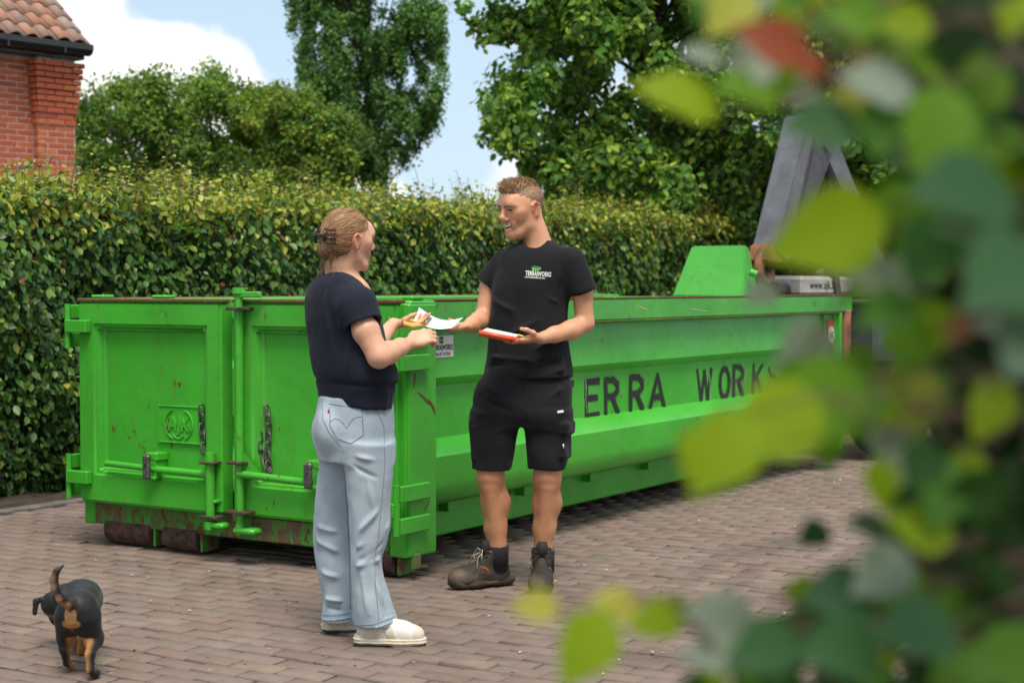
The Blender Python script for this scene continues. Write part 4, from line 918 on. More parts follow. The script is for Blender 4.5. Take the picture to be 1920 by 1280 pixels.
# ============================================================ PEOPLE
skinm = attr_mat('skin', .46, .45, .08, 32, .2, 300, sss=.10); clothm = attr_mat('cotton', .9, .15, .12, 9, .35, 420, sheen=.06); jeanm = attr_mat('denim', .9, .15, .09, 22, .45, 500, sheen=.15)
workm = attr_mat('work_fabric', .8, .25, .12, 12, .4, 380, sheen=.06); hairm = attr_mat('hair', .42, .5, .18, 120, .3, 300); leathm = attr_mat('boot_leather', .68, .35, .3, 22, .5, 130); solem = attr_mat('sole_rubber', .8, .3, .15, 20, .3, 90)
meshm = attr_mat('shoe_fabric', .8, .3, .06, 30, .3, 300); lacem = plain('lace_pale', (.42, .38, .32), .9, var=.4, scale=40); laced = plain('lace_dark', (.02, .022, .026), .85, var=.3)
eyew = plain('eye_white', (.6, .58, .55), .2, var=.02); eyed = plain('eye_iris', (.03, .02, .015), .15, var=.1); teethm = plain('teeth', (.78, .74, .68), .25, var=.03); paperm = plain('paper', (.80, .81, .82), .7, var=.02)
fold_or = plain('folder_orange', (.72, .10, .03), .38, var=.06, scale=8); yellow = plain('yellow_card', (.62, .36, .08), .7, var=.12); goldm = plain('gold', (.55, .38, .15), .3, .9, .05)
def G(px, py): D = CH * FPX / (py - HOR); return P(px, py, D)
def row(py, l, r, b, D, yawk=1.0, dx=0, dy=0):
    s = FPX / D; z = CH - (py - HOR) / s; c = ((l + r) / 2 - 960) / s; return (z, c + dx, D + dy, (r - l) / 2 / s * yawk, b)
def basis(f, up=(0, 0, 1), roll=0):
    f = Vector(f).normalized(); x = f.cross(Vector(up)).normalized(); z = x.cross(f)
    if roll:
        q = Matrix.Rotation(roll, 3, f); x = q @ x; z = q @ z
    return np.array([[x[i], f[i], z[i]] for i in range(3)])
def head_sdf(F, c, A, s=1.0, smile=.5, male=True, mouth_open=.5):
    T = lambda x, y, z: np.array(c) + A @ (np.array((x, y, z)) * s)
    E = lambda p, r, k=.012, op='add': F.ell(T(*p), np.array(r) * s, A, k * s, op)
    E((0, -.014, .036), (.0755, .098, .088), .01); E((0, .03, .015), (.066, .070, .068), .03)
    E((0, .038, -.035), (.052 if male else .048, .050, .066), .035)
    for sx in (-1, 1):
        F.chain([T(sx * .055, .0, -.035), T(sx * (.049 if male else .045), .010, -.068), T(sx * .027, .056, -.097), T(0, .074, -.103)], ([.017 * s, .017 * s, .017 * s, .018 * s] if male else [.012 * s, .012 * s, .012 * s, .013 * s]), .03 * s)
        E((sx * .040, .058, -.028 + .004 * smile), (.022, .022, .021), .022); E((sx * .050, .055, .0), (.02, .022, .018), .02)
        E((sx * .027, .079, -.055), (.013, .012, .016) if male else (.010, .009, .012), .02)
        E((sx * .032, .103, .012), (.021, .018, .0125), .012, 'sub'); E((sx * .031, .075, .010), (.016, .015, .014), .004)
        F.chain([T(sx * .016, .094, .014), T(sx * .031, .0945, .0185), T(sx * .047, .084, .012)], [.0035 * s, .0045 * s, .003 * s], .004 * s)       # upper lid
        F.chain([T(sx * .017, .090, .006), T(sx * .031, .0915, .0015 + .002 * smile), T(sx * .046, .082, .006)], [.003 * s, .004 * s, .003 * s], .006 * s)   # lower lid
        F.chain([T(sx * .010, .091, .031), T(sx * .032, .091, .036), T(sx * .052, .076, .030)], [.009 * s, .009 * s, .008 * s], .016 * s)    # brow
        E((sx * .0125, .102, -.030), (.0085, .010, .0085), .008)
        # ear
        E((sx * .079, -.012, .0), (.0065, .018, .031), .006); F.chain([T(sx * .083, .002, -.008), T(sx * .086, .004, .018), T(sx * .088, -.012, .032), T(sx * .089, -.028, .02), T(sx * .087, -.027, .0), T(sx * .083, -.012, -.028)], [.0042 * s] * 6, .004 * s)
        E((sx * .089, -.010, .006), (.006, .009, .015), .004, 'sub')
    E((0, -.0, .0), (.068, .07, .06), .03)
    F.chain([T(0, .090, .028), T(0, .103, .004), T(0, .117, -.020), T(0, .116, -.026)], [.0075 * s, .008 * s, .0105 * s, .010 * s], .012 * s); E((0, .108, -.028), (.009, .012, .007), .006)
    E((0, .080, .055), (.045, .02, .03), .03)
    w = .029 + .009 * smile; up = .013 * smile; zm = -.060
    mo = .0105 * mouth_open
    F.chain([T(-w, .078, zm + up), T(-.012, .0965, zm + .002 + mo * .5), T(0, .099, zm + .001 + mo * .5), T(.012, .0965, zm + .002 + mo * .5), T(w, .078, zm + up)], [.0035 * s, .0052 * s, .0052 * s, .0052 * s, .0035 * s], .006 * s)
    F.chain([T(-w, .078, zm + up), T(-.013, .092, zm - .009 - mo), T(0, .095, zm - .011 - mo), T(.013, .092, zm - .009 - mo), T(w, .078, zm + up)], [.0035 * s, .006 * s, .0065 * s, .006 * s, .0035 * s], .006 * s)
    if mouth_open:
        F.chain([T(-w * .8, .088, zm + up * .6 - .002), T(0, .104, zm - .005), T(w * .8, .088, zm + up * .6 - .002)], [.003 * s, .0075 * s * (.6 + mouth_open * .5), .003 * s], .003 * s, op='sub')
    E((0, .079, -.096), (.014, .014, .013), .02)
    return T
def hand(F, w, d, n, side, curl=(.5, .6, .4), th=(.5, .3), s=1.0, spread=.1, fan=(1, 1, 1, 1)):
    """w wrist, d wrist->knuckles, n palm normal, side +-1 chooses the thumb side"""
    d = Vector(d).normalized(); n = Vector(n); n = (n - d * n.dot(d)).normalized(); t = d.cross(n) * side; w = Vector(w); out = []
    offs = (.031, .0105, -.0105, -.030); lens = (.90, 1.0, .94, .76)
    for i, o in enumerate(offs):
        k = w + d * (.092 - .006 * abs(i - 1)) * s + t * o * s - n * .003 * (i in (1, 2)); F.cone(w + t * o * .55 * s + d * .01, k, .0125 * s, .0115 * s, .012 * s)
        a = 0; p = k; pts = [p]; rs = [.0098 * s]
        for j, (L, r_) in enumerate(((.045, .0090), (.027, .0082), (.022, .0066))):
            a += curl[j] * fan[i]; dd_ = (d * math.cos(a) + n * math.sin(a) + t * (spread * (1.5 - i) / 1.5) * .5).normalized(); p = p + dd_ * L * lens[i] * s; pts.append(p); rs.append(r_ * s)
        F.chain(pts, rs, .0028 * s); out.append(pts)
    F.ell(w + d * .052 * s + n * .004 * s, (.040 * s, .048 * s, .0145 * s), np.array([[t[i], d[i], n[i]] for i in range(3)]), .012 * s)
    b = w + d * .022 * s + t * .026 * s; d1 = (d * .75 + t * .75 + n * th[0]).normalized(); d2 = (d * 1.0 + t * .15 + n * th[0] * .7).normalized(); d3 = (d * 1.0 - t * th[1] + n * th[0] * .4).normalized()
    p1 = b + d1 * .040 * s; p2 = p1 + d2 * .033 * s; p3 = p2 + d3 * .026 * s
    F.cone(w + d * .01 * s, b + d1 * .012, .016 * s, .0165 * s, .014 * s); F.chain([b, p1, p2, p3], [.0165 * s, .0128 * s, .0105 * s, .0082 * s], .006 * s); out.append([b, p1, p2, p3])
    return out
def strands(name, roots, dirs, lens, wid, cols, parent, bendv=(0, 0, 0)):
    """thin tapering hair blades, three segments"""
    n = len(roots); dirs = dirs / np.linalg.norm(dirs, axis=1, keepdims=True); sd_ = np.cross(dirs, RNG.normal(size=(n, 3))); sd_ /= np.linalg.norm(sd_, axis=1, keepdims=True) + 1e-9
    V = []; 
    for t, w in ((0, 1), (.5, .8), (1, .1)):
        c = roots + dirs * (lens * t)[:, None] + np.array(bendv) * (lens * t * t)[:, None]
        V += [c - sd_ * (wid * w)[:, None] / 2, c + sd_ * (wid * w)[:, None] / 2]
    V = np.stack(V, 1); F = np.array([(0, 1, 3, 2), (2, 3, 5, 4)]); F = (F[None] + (np.arange(n) * 6)[:, None, None]).reshape(-1, 4)
    return link(name, mesh_np(name, V.reshape(-1, 3) - np.array(parent.location), F, True, np.repeat(cols, 6, 0)), hairm, parent)
def ball(name, c, r, mat, parent, A=None, sc=(1, 1, 1), seg=12):
    bm = bmesh.new(); M = Matrix.Translation(Vector(c) - parent.location)
    if A is not None: M = M @ Matrix([[A[i][j] for j in range(3)] for i in range(3)]).to_4x4()
    bmesh.ops.create_uvsphere(bm, u_segments=seg, v_segments=seg // 2 + 2, radius=r, matrix=M @ Matrix.Diagonal((*sc, 1))); return link(name, from_bm(name, bm, True), mat, parent)
def wloc(o):
    v = Vector((0, 0, 0))
    while o is not None: v = v + o.location; o = o.parent
    return v
def wtube(name, pts, r, mat, parent, seg=6, closed=False):
    w0 = wloc(parent); return tube(name, [Vector(p) - w0 for p in pts], r, mat, parent, seg, closed)
_fold0 = fold
def fold(V, a, b, w, amp): return _fold0(V, a, b, w * .8, amp * 2.0)
lerpc = lambda a, b, t: np.array(a) * (1 - t[:, None]) + np.array(b) * t[:, None]

# ------------------------------------------------------------ MAN
D = 7.35; MAN = empty('person', (P(985, 1104, D).x, D, 0)); tag(MAN, 'smiling man in black t-shirt, black work shorts and muddy boots holding an orange folder', 'person')
q = lambda px, py, dd=0: np.array(P(px, py, D + dd))
HF = (-math.sin(R(51)), -math.cos(R(51)), -.20); HA = basis(HF, roll=R(-3)); HC = q(978, 392)
F = SDF(q(835, 325, -.48) * (1, 1, 0) + (0, 0, 0.02), (q(1135, 330).tolist()[0], D + .26, 1.90), .0042)
F.G[:] = .5
TH = head_sdf(F, HC, HA, 1.03, 1.0, True, .9)
F.cone(q(1012, 468, .02), q(994, 412, .01), .066, .058, .03); F.chain([q(1008, 470, .02), q(968, 486, .05)], [.045, .035], .03); F.chain([q(1008, 470, .01), q(1056, 484, -.03)], [.045, .035], .03)
F.cone(q(1000, 510, .01), q(990, 690, .01), .11, .115, .03, ((-.34, -.94, 0), .72))
# his right arm (left in the photo)
sR, eR, wR = q(950, 494, .06), q(907, 596, .06), q(878, 612, -.17)
F.chain([sR, q(918, 540, .08), eR], [.036, .045, .040], .02); F.chain([eR, q(898, 602, -.02), q(885, 609, -.11), wR], [.041, .042, .034, .026], .02)
hR = hand(F, wR, (-.80, -.58, -.12), (.20, .25, .95), 1, (.05, .55, .5), (.95, .5), .98, .02)
# his left arm
sL, eL, wL = q(1066, 494, -.05), q(1096, 606, -.05), q(1014, 634, -.22)
F.chain([sL, q(1092, 548, -.05), eL], [.036, .047, .041], .02); F.chain([eL, q(1070, 619, -.11), q(1040, 627, -.17), wL], [.042, .043, .035, .027], .02)
hL = hand(F, wL, (-.95, -.22, -.10), (-.06, .10, .97), -1, (.0, .28, .22), (.85, .3), .98, .04)
# legs
hip1, hip2 = q(930, 735), q(1036, 735); k1, k2 = q(919, 893, -.02), q(1026, 893, -.03); a1, a2 = q(934, 1040, .0), q(1018, 1042, .0)
for h_, k_, a_, cx in ((hip1, k1, a1, 4), (hip2, k2, a2, 3)):
    F.cone(h_, k_, .075, .062, .02); F.ell(k_ + (0, -.028, .01), (.038, .040, .050), None, .03)
    c1 = k_ * .66 + a_ * .34 + (.012 if cx == 4 else .006, .035, 0); F.chain([k_, c1, k_ * .35 + a_ * .65 + (.0, .012, 0), a_], [.056, .064, .048, .042], .03)
    F.chain([k_ + (0, -.03, -.05), a_ + (0, -.02, .05)], [.032, .030], .02)
F.chain([a1, q(932, 1060, 0)], [.042, .036]); F.chain([a2, q(1017, 1062, -.01)], [.042, .036])
def skin_col(base, legc, T, A, s, male):
    def f(V, Nn):
        L = (V - T(0, 0, 0)) @ A / s; head = np.exp(-(np.linalg.norm(L, axis=1) / .15) ** 6); c = np.tile(np.array(base), (len(V), 1))
        zt = np.clip((.95 - V[:, 2]) / .3, 0, 1); c = c * (1 - zt[:, None]) + np.array(legc) * zt[:, None]
        g = lambda p, r: np.exp(-((L - np.array(p)) ** 2 / (np.array(r) ** 2)).sum(1))
        def mixin(m, col): nonlocal c; m = np.clip(m, 0, 1)[:, None]; c = c * (1 - m) + np.array(col) * m
        red = np.array(base) * (1.0, .62, .58)
        for sx in (-1, 1): mixin(.5 * g((sx * .045, .07, -.03), (.022, .03, .022)), red); mixin(.75 * g((sx * .085, -.01, .0), (.02, .025, .035)), red); mixin(.8 * g((sx * .086, -.008, .006), (.008, .010, .014)), (.22, .06, .04))  # last mix paints shade into the hollow of the ear
        mixin(.55 * g((0, .117, -.022), (.014, .02, .014)), red)
        if male:
            st = np.clip(1 - np.abs(L[:, 2] + .085) / .05, 0, 1) * np.clip((L[:, 1] + .01) / .05, 0, 1) * (np.linalg.norm(L, axis=1) < .16); mixin(.45 * st * (.7 + .3 * np.sin(L[:, 0] * 900) * np.sin(L[:, 2] * 800)), np.array(base) * (.42, .42, .45))
        w = .031; zm = -.060
        lip = np.exp(-((L[:, 2] - (zm - .003 + .25 * np.abs(L[:, 0]))) / .0105) ** 2) * (np.abs(L[:, 0]) < w) * (L[:, 1] > .072) * (L[:, 1] < .12); mixin(lip * .9, (.40, .12, .09))
        inn = np.exp(-((L[:, 2] - (zm - .004 + .2 * np.abs(L[:, 0]))) / .0045) ** 2) * (np.abs(L[:, 0]) < w * .8) * (L[:, 1] > .07) * (L[:, 1] < .0925); mixin(inn, (.06, .012, .012))
        return c
    return f
body = sdf_obj('body', F, skinm, MAN, lambda V: .0005 * wnoise(V, 60, 3), skin_col((.60, .305, .175), (.50, .235, .125), TH, HA, 1.03, True), 1)
Vb, Qb = ob_cache[body.name]; Nb = vnorm(Vb, Qb); ok = np.where(((Vb[:, 2] < .47) & (Vb[:, 2] > .2)) | ((Vb[:, 2] > .98) & (Vb[:, 2] < 1.12) & (Nb[:, 2] > -.3)))[0]; ii = RNG.choice(ok, 3600)
strands('limb_hair', Vb[ii], Nb[ii] * .55 + RNG.normal(0, .45, (3600, 3)) + (0, 0, -.75), RNG.uniform(.006, .014, 3600), RNG.uniform(.0005, .0009, 3600), np.tile((.30, .16, .07), (3600, 1)), MAN)
# face details
for sx in (-1, 1):
    ball('eye', TH(sx * .031, .0800, .0098), .0142, eyew, MAN, HA, seg=10); ball('iris', TH(sx * .031 - .003, .0925, .0092), .0058, eyed, MAN, HA, (1, .5, 1), 8)
    wtube('eyebrow', [TH(sx * .011, .1045, .0265), TH(sx * .022, .1060, .0300), TH(sx * .037, .1025, .0315), TH(sx * .054, .090, .0255)], [.0030, .0046, .0042, .0016], attr_mat('brow', .8) if 0 else plain('brow_hair', (.14, .07, .035), .8, var=.3, scale=200), MAN, 6)
    wtube('eyelashes', [TH(sx * .016, .0975, .0135), TH(sx * .031, .1020, .0152), TH(sx * .048, .0905, .0115)], [.0016, .0030, .0014], eyed, MAN, 5)
    wtube('smile_crease', [TH(sx * .0195, .0965, -.026), TH(sx * .0325, .0885, -.040), TH(sx * .0405, .0785, -.058)], [.0006, .0020, .0006], plain('crease', (.30, .12, .07), .7), MAN, 5)  # shade of the crease drawn as a dark tube
bm = bmesh.new(); pts = [TH(x, .0965 - (x / .028) ** 2 * .013, -.0600 + .012 * (x / .028) ** 2) for x in np.linspace(-.026, .026, 9)]
bm_tube(bm, [Vector(p) - MAN.location for p in pts], [.0025] + [.0052] * 7 + [.0025], 6); link('teeth', from_bm('teeth', bm, True), teethm, MAN)
# short blond hair: a cropped cap with a brushed-up front
FH = SDF(HC - .15, HC + .18, .0035); FH.ell(TH(0, -.014, .038), np.array((.0775, .1005, .0905)) * 1.03, HA, .003); FH.ell(TH(0, .022, .104), (.050, .064, .028), HA, .025); FH.ell(TH(0, .062, .092), (.040, .028, .018), HA, .02)
FH.box(TH(0, .14, -.043), (.2, .100, .106), HA, .01, .012, 'sub'); FH.box(TH(0, .0, -.145), (.2, .2, .10), HA, .01, .006, 'sub'); FH.box(TH(0, .075, -.1), (.2, .078, .110), HA, .01, .01, 'sub')
for sx in (-1, 1): FH.ell(TH(sx * .085, -.008, -.002), (.02, .026, .036), HA, .006, 'sub')
def hcap(V, Nn): t = np.clip(((V - HC) @ HA)[:, 2] / .1 - .35, 0, 1); return lerpc((.26, .16, .10), (.36, .23, .125), t)
ch_ = sdf_obj('cropped_hair', FH, hairm, MAN, lambda V: .0009 * wnoise(V, 220, 1), hcap, 1)
V, Q = ob_cache[ch_.name]; Nv = vnorm(V, Q); n = 9000; ii = RNG.integers(0, len(V), n); rt = V[ii]; nn = Nv[ii]; L = (rt - HC) @ HA; nl_ = nn @ HA
ok = nl_[:, 2] > -.35; rt, nn, L = rt[ok], nn[ok], L[ok]; n = len(rt); topw = np.clip((L[:, 2] - .072) / .035, 0, 1) * np.clip(1 - (np.abs(L[:, 0]) - .038) / .03, 0, 1); front = np.clip((L[:, 1] - .0) / .07, 0, 1)
clump = np.stack([.35 * np.sin(L[:, 1] * 160 + L[:, 0] * 40), np.zeros(n), .3 * np.sin(L[:, 0] * 260 + 2)], 1)
dl = (nn @ HA) * (.45 + .35 * topw)[:, None] + np.stack([np.zeros(n), np.where(topw > .15, .55 + .3 * front, -.35), np.where(topw > .15, .15 + .75 * front, -.75)], 1) + clump * topw[:, None] + RNG.normal(0, .14, (n, 3))
ln = .0055 + (.012 + .016 * front) * topw * RNG.uniform(.6, 1.2, n); bl = np.array([(.42, .27, .14), (.56, .40, .23), (.26, .15, .075), (.66, .50, .32), (.34, .21, .11)])[RNG.integers(0, 5, n)] * (1 - .35 * (1 - topw))[:, None]
strands('hair', rt - nn * .001, dl @ HA.T, ln, RNG.uniform(.0014, .0028, n), bl, MAN)
# t-shirt
YW = R(-18); F = SDF((q(888, 0)[0], D - .27, .88), (q(1128, 0)[0], D + .29, 1.66), .0055)
rows = [(447, 984, 1032, .06), (455, 968, 1048, .075), (463, 950, 1064, .088), (472, 938, 1076, .098), (484, 931, 1082, .110), (505, 929, 1080, .125), (540, 923, 1070, .137), (590, 919, 1064, .132), (630, 915, 1063, .130), (665, 911, 1067, .136), (690, 906, 1071, .145), (712, 903, 1074, .150)]
F.cone(q(949, 491, .07), q(908, 538, .085), .066, .067, .04); F.cone(q(1068, 492, -.06), q(1092, 554, -.055), .071, .072, .04)
dR = (q(911, 533, .085) - q(944, 484, .07)); dL_ = (q(1092, 546, -.055) - q(1073, 485, -.06))
for e_, v_, r_ in ((q(911, 533, .085), dR, .051), (q(1092, 548, -.055), dL_, .0535)):
    u_ = v_ / np.linalg.norm(v_); BB = basis(u_, (0, 1, .1)); F.box(e_ + u_ * .075, (.11, .075, .11), BB, .002, .003, 'sub'); F.cone(e_ - u_ * .03, e_ + u_ * .05, r_, r_, .003, op='sub')
F.loft([row(py, l, r, b, D) for py, l, r, b in rows], YW, 2.3, .03)
F.cone(q(1008, 462, .0), q(1004, 425, .0), .060, .085, .010, op='sub'); F.cone(q(1003, 452, -.05), q(1004, 425, -.09), .036, .06, .02, op='sub')
F.box(q(990, 732, 0), (.3, .3, .062), np.array(Matrix.Rotation(R(-1.5), 3, 'Y')), .01, .004, 'sub')
def shirt_fold(V):
    d = .0026 * wnoise(V, 34, 4, stretch=(1.2, 1.2, .6)) + .006 * wnoise(V, 11, 7, stretch=(1.6, 1.6, .35))
    L = lambda a, b, w, am: fold(V, q(*a), q(*b), w, am)
    d += L((938, 505, -.05), (985, 620, -.12), .016, .006) + L((948, 480, 0), (962, 590, -.12), .014, .005) + L((1078, 560, -.13), (1035, 640, -.14), .02, .006) + L((1062, 520, -.14), (1050, 600, -.14), .014, -.004)
    d += L((930, 640, -.1), (1010, 600, -.14), .016, .006) + L((1062, 630, -.12), (1000, 655, -.15), .014, .006) + L((925, 560, -.05), (965, 585, -.13), .013, .006) + L((1070, 575, -.12), (1030, 560, -.14), .013, .006)
    for y, a in ((668, .010), (684, -.008), (700, .009)): d += L((912, y, -.06), (1000, y + 9, -.15), .013, a) + L((1070, y - 12, -.12), (1010, y + 5, -.15), .013, a)
    d += L((925, 600, -.03), (950, 690, -.1), .016, .006) + L((1060, 600, -.14), (1068, 690, -.1), .014, -.007) + L((1064, 640, -.12), (1050, 700, -.12), .012, .007) + L((985, 470, -.11), (970, 540, -.13), .013, .004) + L((1040, 470, -.1), (1052, 540, -.14), .014, .004)
    return d
sh = sdf_obj('t_shirt', F, clothm, MAN, shirt_fold, lambda V, Nn: lerpc((.011, .012, .014), (.018, .0185, .021), np.clip(.5 + .25 * wnoise(V, 20, 2), 0, 1)), 2)
blackc = plain('collar_black', (.014, .015, .017), .9, var=.1)
bv = bvh_of(sh)
wtube('collar', [q(1007, 456, .0) + (.080 * math.cos(a), .070 * math.sin(a), .030 * math.sin(a)) for a in np.linspace(0, 2 * math.pi, 28, endpoint=False)], .0065, blackc, MAN, 6, True)
# print on the chest
camdir = (Vector(q(1003, 505)) - Vector((0, 0, CH))).normalized(); Mch = Matrix.Translation(Vector(q(985, 516, -.2))) @ Matrix.Rotation(R(-14), 4, 'Z') @ Matrix.Rotation(R(90), 4, 'X')
def chest(nm, me, dx, dz, mat, tilt=-3.5):
    return link(nm, project_rel(me, Mch @ Matrix.Rotation(R(tilt), 4, 'Z') @ Matrix.Translation((dx, dz, 0)), bv, camdir, MAN), mat, MAN)
def subdiv(me, cuts=2):
    bm = bmesh.new(); bm.from_mesh(me); bmesh.ops.triangulate(bm, faces=bm.faces[:]); bmesh.ops.subdivide_edges(bm, edges=[e for e in bm.edges if e.calc_length() > .012], cuts=cuts); bm.to_mesh(me); bm.free(); return me
def project_rel(me, M, bvh, direction, root, off=.0022):
    subdiv(me); me.transform(M)
    for v in me.vertices:
        hit = bvh.ray_cast(v.co - direction * .6, direction)
        if hit[0] is not None: v.co = hit[0] - direction * off
        v.co -= root.location
    return me
lw = plain('print_white', (.70, .70, .68), .8, var=.05); lg = plain('print_green', (.13, .40, .08), .8, var=.05)
logo = empty('chest_logo', (0, 0, 0)); logo.parent = MAN
def poly_me(polys, nm='logo'):
    bm = bmesh.new()
    for pl in polys: bm.faces.new([bm.verts.new((x, y, 0)) for x, y in pl])
    return from_bm(nm, bm)
o = chest('logo_mark', poly_me([[(.026, .038), (.038, .037), (.038, .022), (.031, .022)], [(.040, .037), (.049, .0365), (.049, .022), (.040, .022)], [(.051, .0365), (.072, .036), (.066, .028), (.057, .028), (.057, .022), (.051, .022)], [(.034, .044), (.072, .039), (.072, .0375), (.034, .0415)]]), 0, 0, lg); o.parent = logo
o = chest('logo_text', text_mesh('TERRA|WORKS', .029, .60, .0009), 0, 0, lw); o.parent = logo
o = chest('logo_line', text_mesh('CONTAINERVERHUUR PELT', .0095, .80, .0003), -.003, -.0115, lw); o.parent = logo
# shorts
F = SDF((q(866, 0)[0], D - .24, .46), (q(1092, 0)[0], D + .26, 1.03), .0055)
F.loft([row(*t, D) for t in [(684, 914, 1062, .125), (704, 905, 1066, .132), (722, 893, 1073, .142), (745, 887, 1073, .15), (775, 884, 1072, .15), (800, 884, 1072, .13)]], YW * .4, 2.4, .02)
F.loft([row(*t, D, dy=-.01) for t in [(770, 884, 982, .115), (800, 883, 976, .112), (830, 882, 969, .108), (860, 883, 962, .102), (879, 884, 958, .098)]], 0, 2.2, .03)
F.loft([row(*t, D, dy=-.02) for t in [(770, 974, 1072, .115), (800, 977, 1071, .112), (830, 982, 1069, .108), (860, 987, 1064, .102), (878, 990, 1058, .098)]], 0, 2.2, .03)
F.ell(q(978, 845, -.02), (.012, .2, .10), None, .03, 'sub')
F.loft([row(*t, D, dy=-.01) for t in [(868, 890, 955, .092), (900, 888, 954, .09)]], 0, 2.2, .004, 'sub'); F.loft([row(*t, D, dy=-.02) for t in [(866, 993, 1054, .092), (900, 994, 1053, .09)]], 0, 2.2, .004, 'sub')
PB = np.array([[math.cos(R(-20)), math.sin(R(20)), 0], [math.sin(R(-20)), math.cos(R(20)), 0], [0, 0, 1]])
F.box(q(1053, 822, -.065), (.036, .055, .090), PB, .016, .008); F.box(q(1058, 802, -.075), (.036, .058, .030), PB, .010, .003); F.box(q(890, 822, -.02), (.018, .06, .10), None, .014, .01)
def sfold(V):
    L = lambda a, b, w, am: fold(V, q(*a), q(*b), w, am); d = .0032 * wnoise(V, 18, 14, stretch=(1, 1, 1.3)) + .0014 * wnoise(V, 48, 15)
    d += L((905, 720, -.1), (985, 770, -.14), .014, .007) + L((1062, 720, -.12), (990, 775, -.14), .014, .007) + L((892, 742, -.1), (960, 772, -.14), .012, -.006) + L((900, 775, -.1), (968, 790, -.12), .013, .007) + L((1060, 770, -.12), (990, 800, -.12), .013, .006) + L((890, 800, -.08), (960, 812, -.1), .010, .005)
    d += L((978, 700, -.14), (980, 790, -.14), .008, -.004) + L((905, 700, -.1), (893, 750, -.1), .005, -.005) + L((1052, 700, -.14), (1070, 745, -.1), .005, -.005) + L((889, 866, -.1), (955, 868, -.1), .004, -.003) + L((993, 867, -.1), (1052, 866, -.1), .004, -.003)
    return d
shorts = sdf_obj('work_shorts', F, workm, MAN, sfold, lambda V, Nn: lerpc((.0075, .008, .010), (.013, .0135, .016), np.clip(.5 + .25 * wnoise(V, 20, 2), 0, 1)), 2)
bs = bvh_of(shorts); o = poly_me([[(0, 0), (.028, .002), (.028, .012), (0, .010)]], 'pocket_label'); Mp = Matrix.Translation(Vector(q(1046, 780, -.3))) @ Matrix.Rotation(R(90), 4, 'X')
link('pocket_label', project_rel(o, Mp, bs, camdir, MAN), lw, MAN)
wtube('zip_pull', [q(1065, 793, -.10), q(1066, 800, -.105)], .003, lw, MAN); wtube('zip_pull', [q(1056, 832, -.135), q(1057, 840, -.135)], .0035, lw, MAN)
# socks
sockm = plain('sock_black', (.012, .012, .014), .95, var=.2, bmp=.3, bscale=300)
for a_, (x, y) in ((a1, (933, 1024)), (a2, (1019, 1030))):
    t_ = q(x, y, 0); wtube('sock', [t_ + (0, 0, .004), t_ + (0, .0, -.03), t_ + (0, 0, -.105)], [.0515, .0510, .050], sockm, MAN, 16)
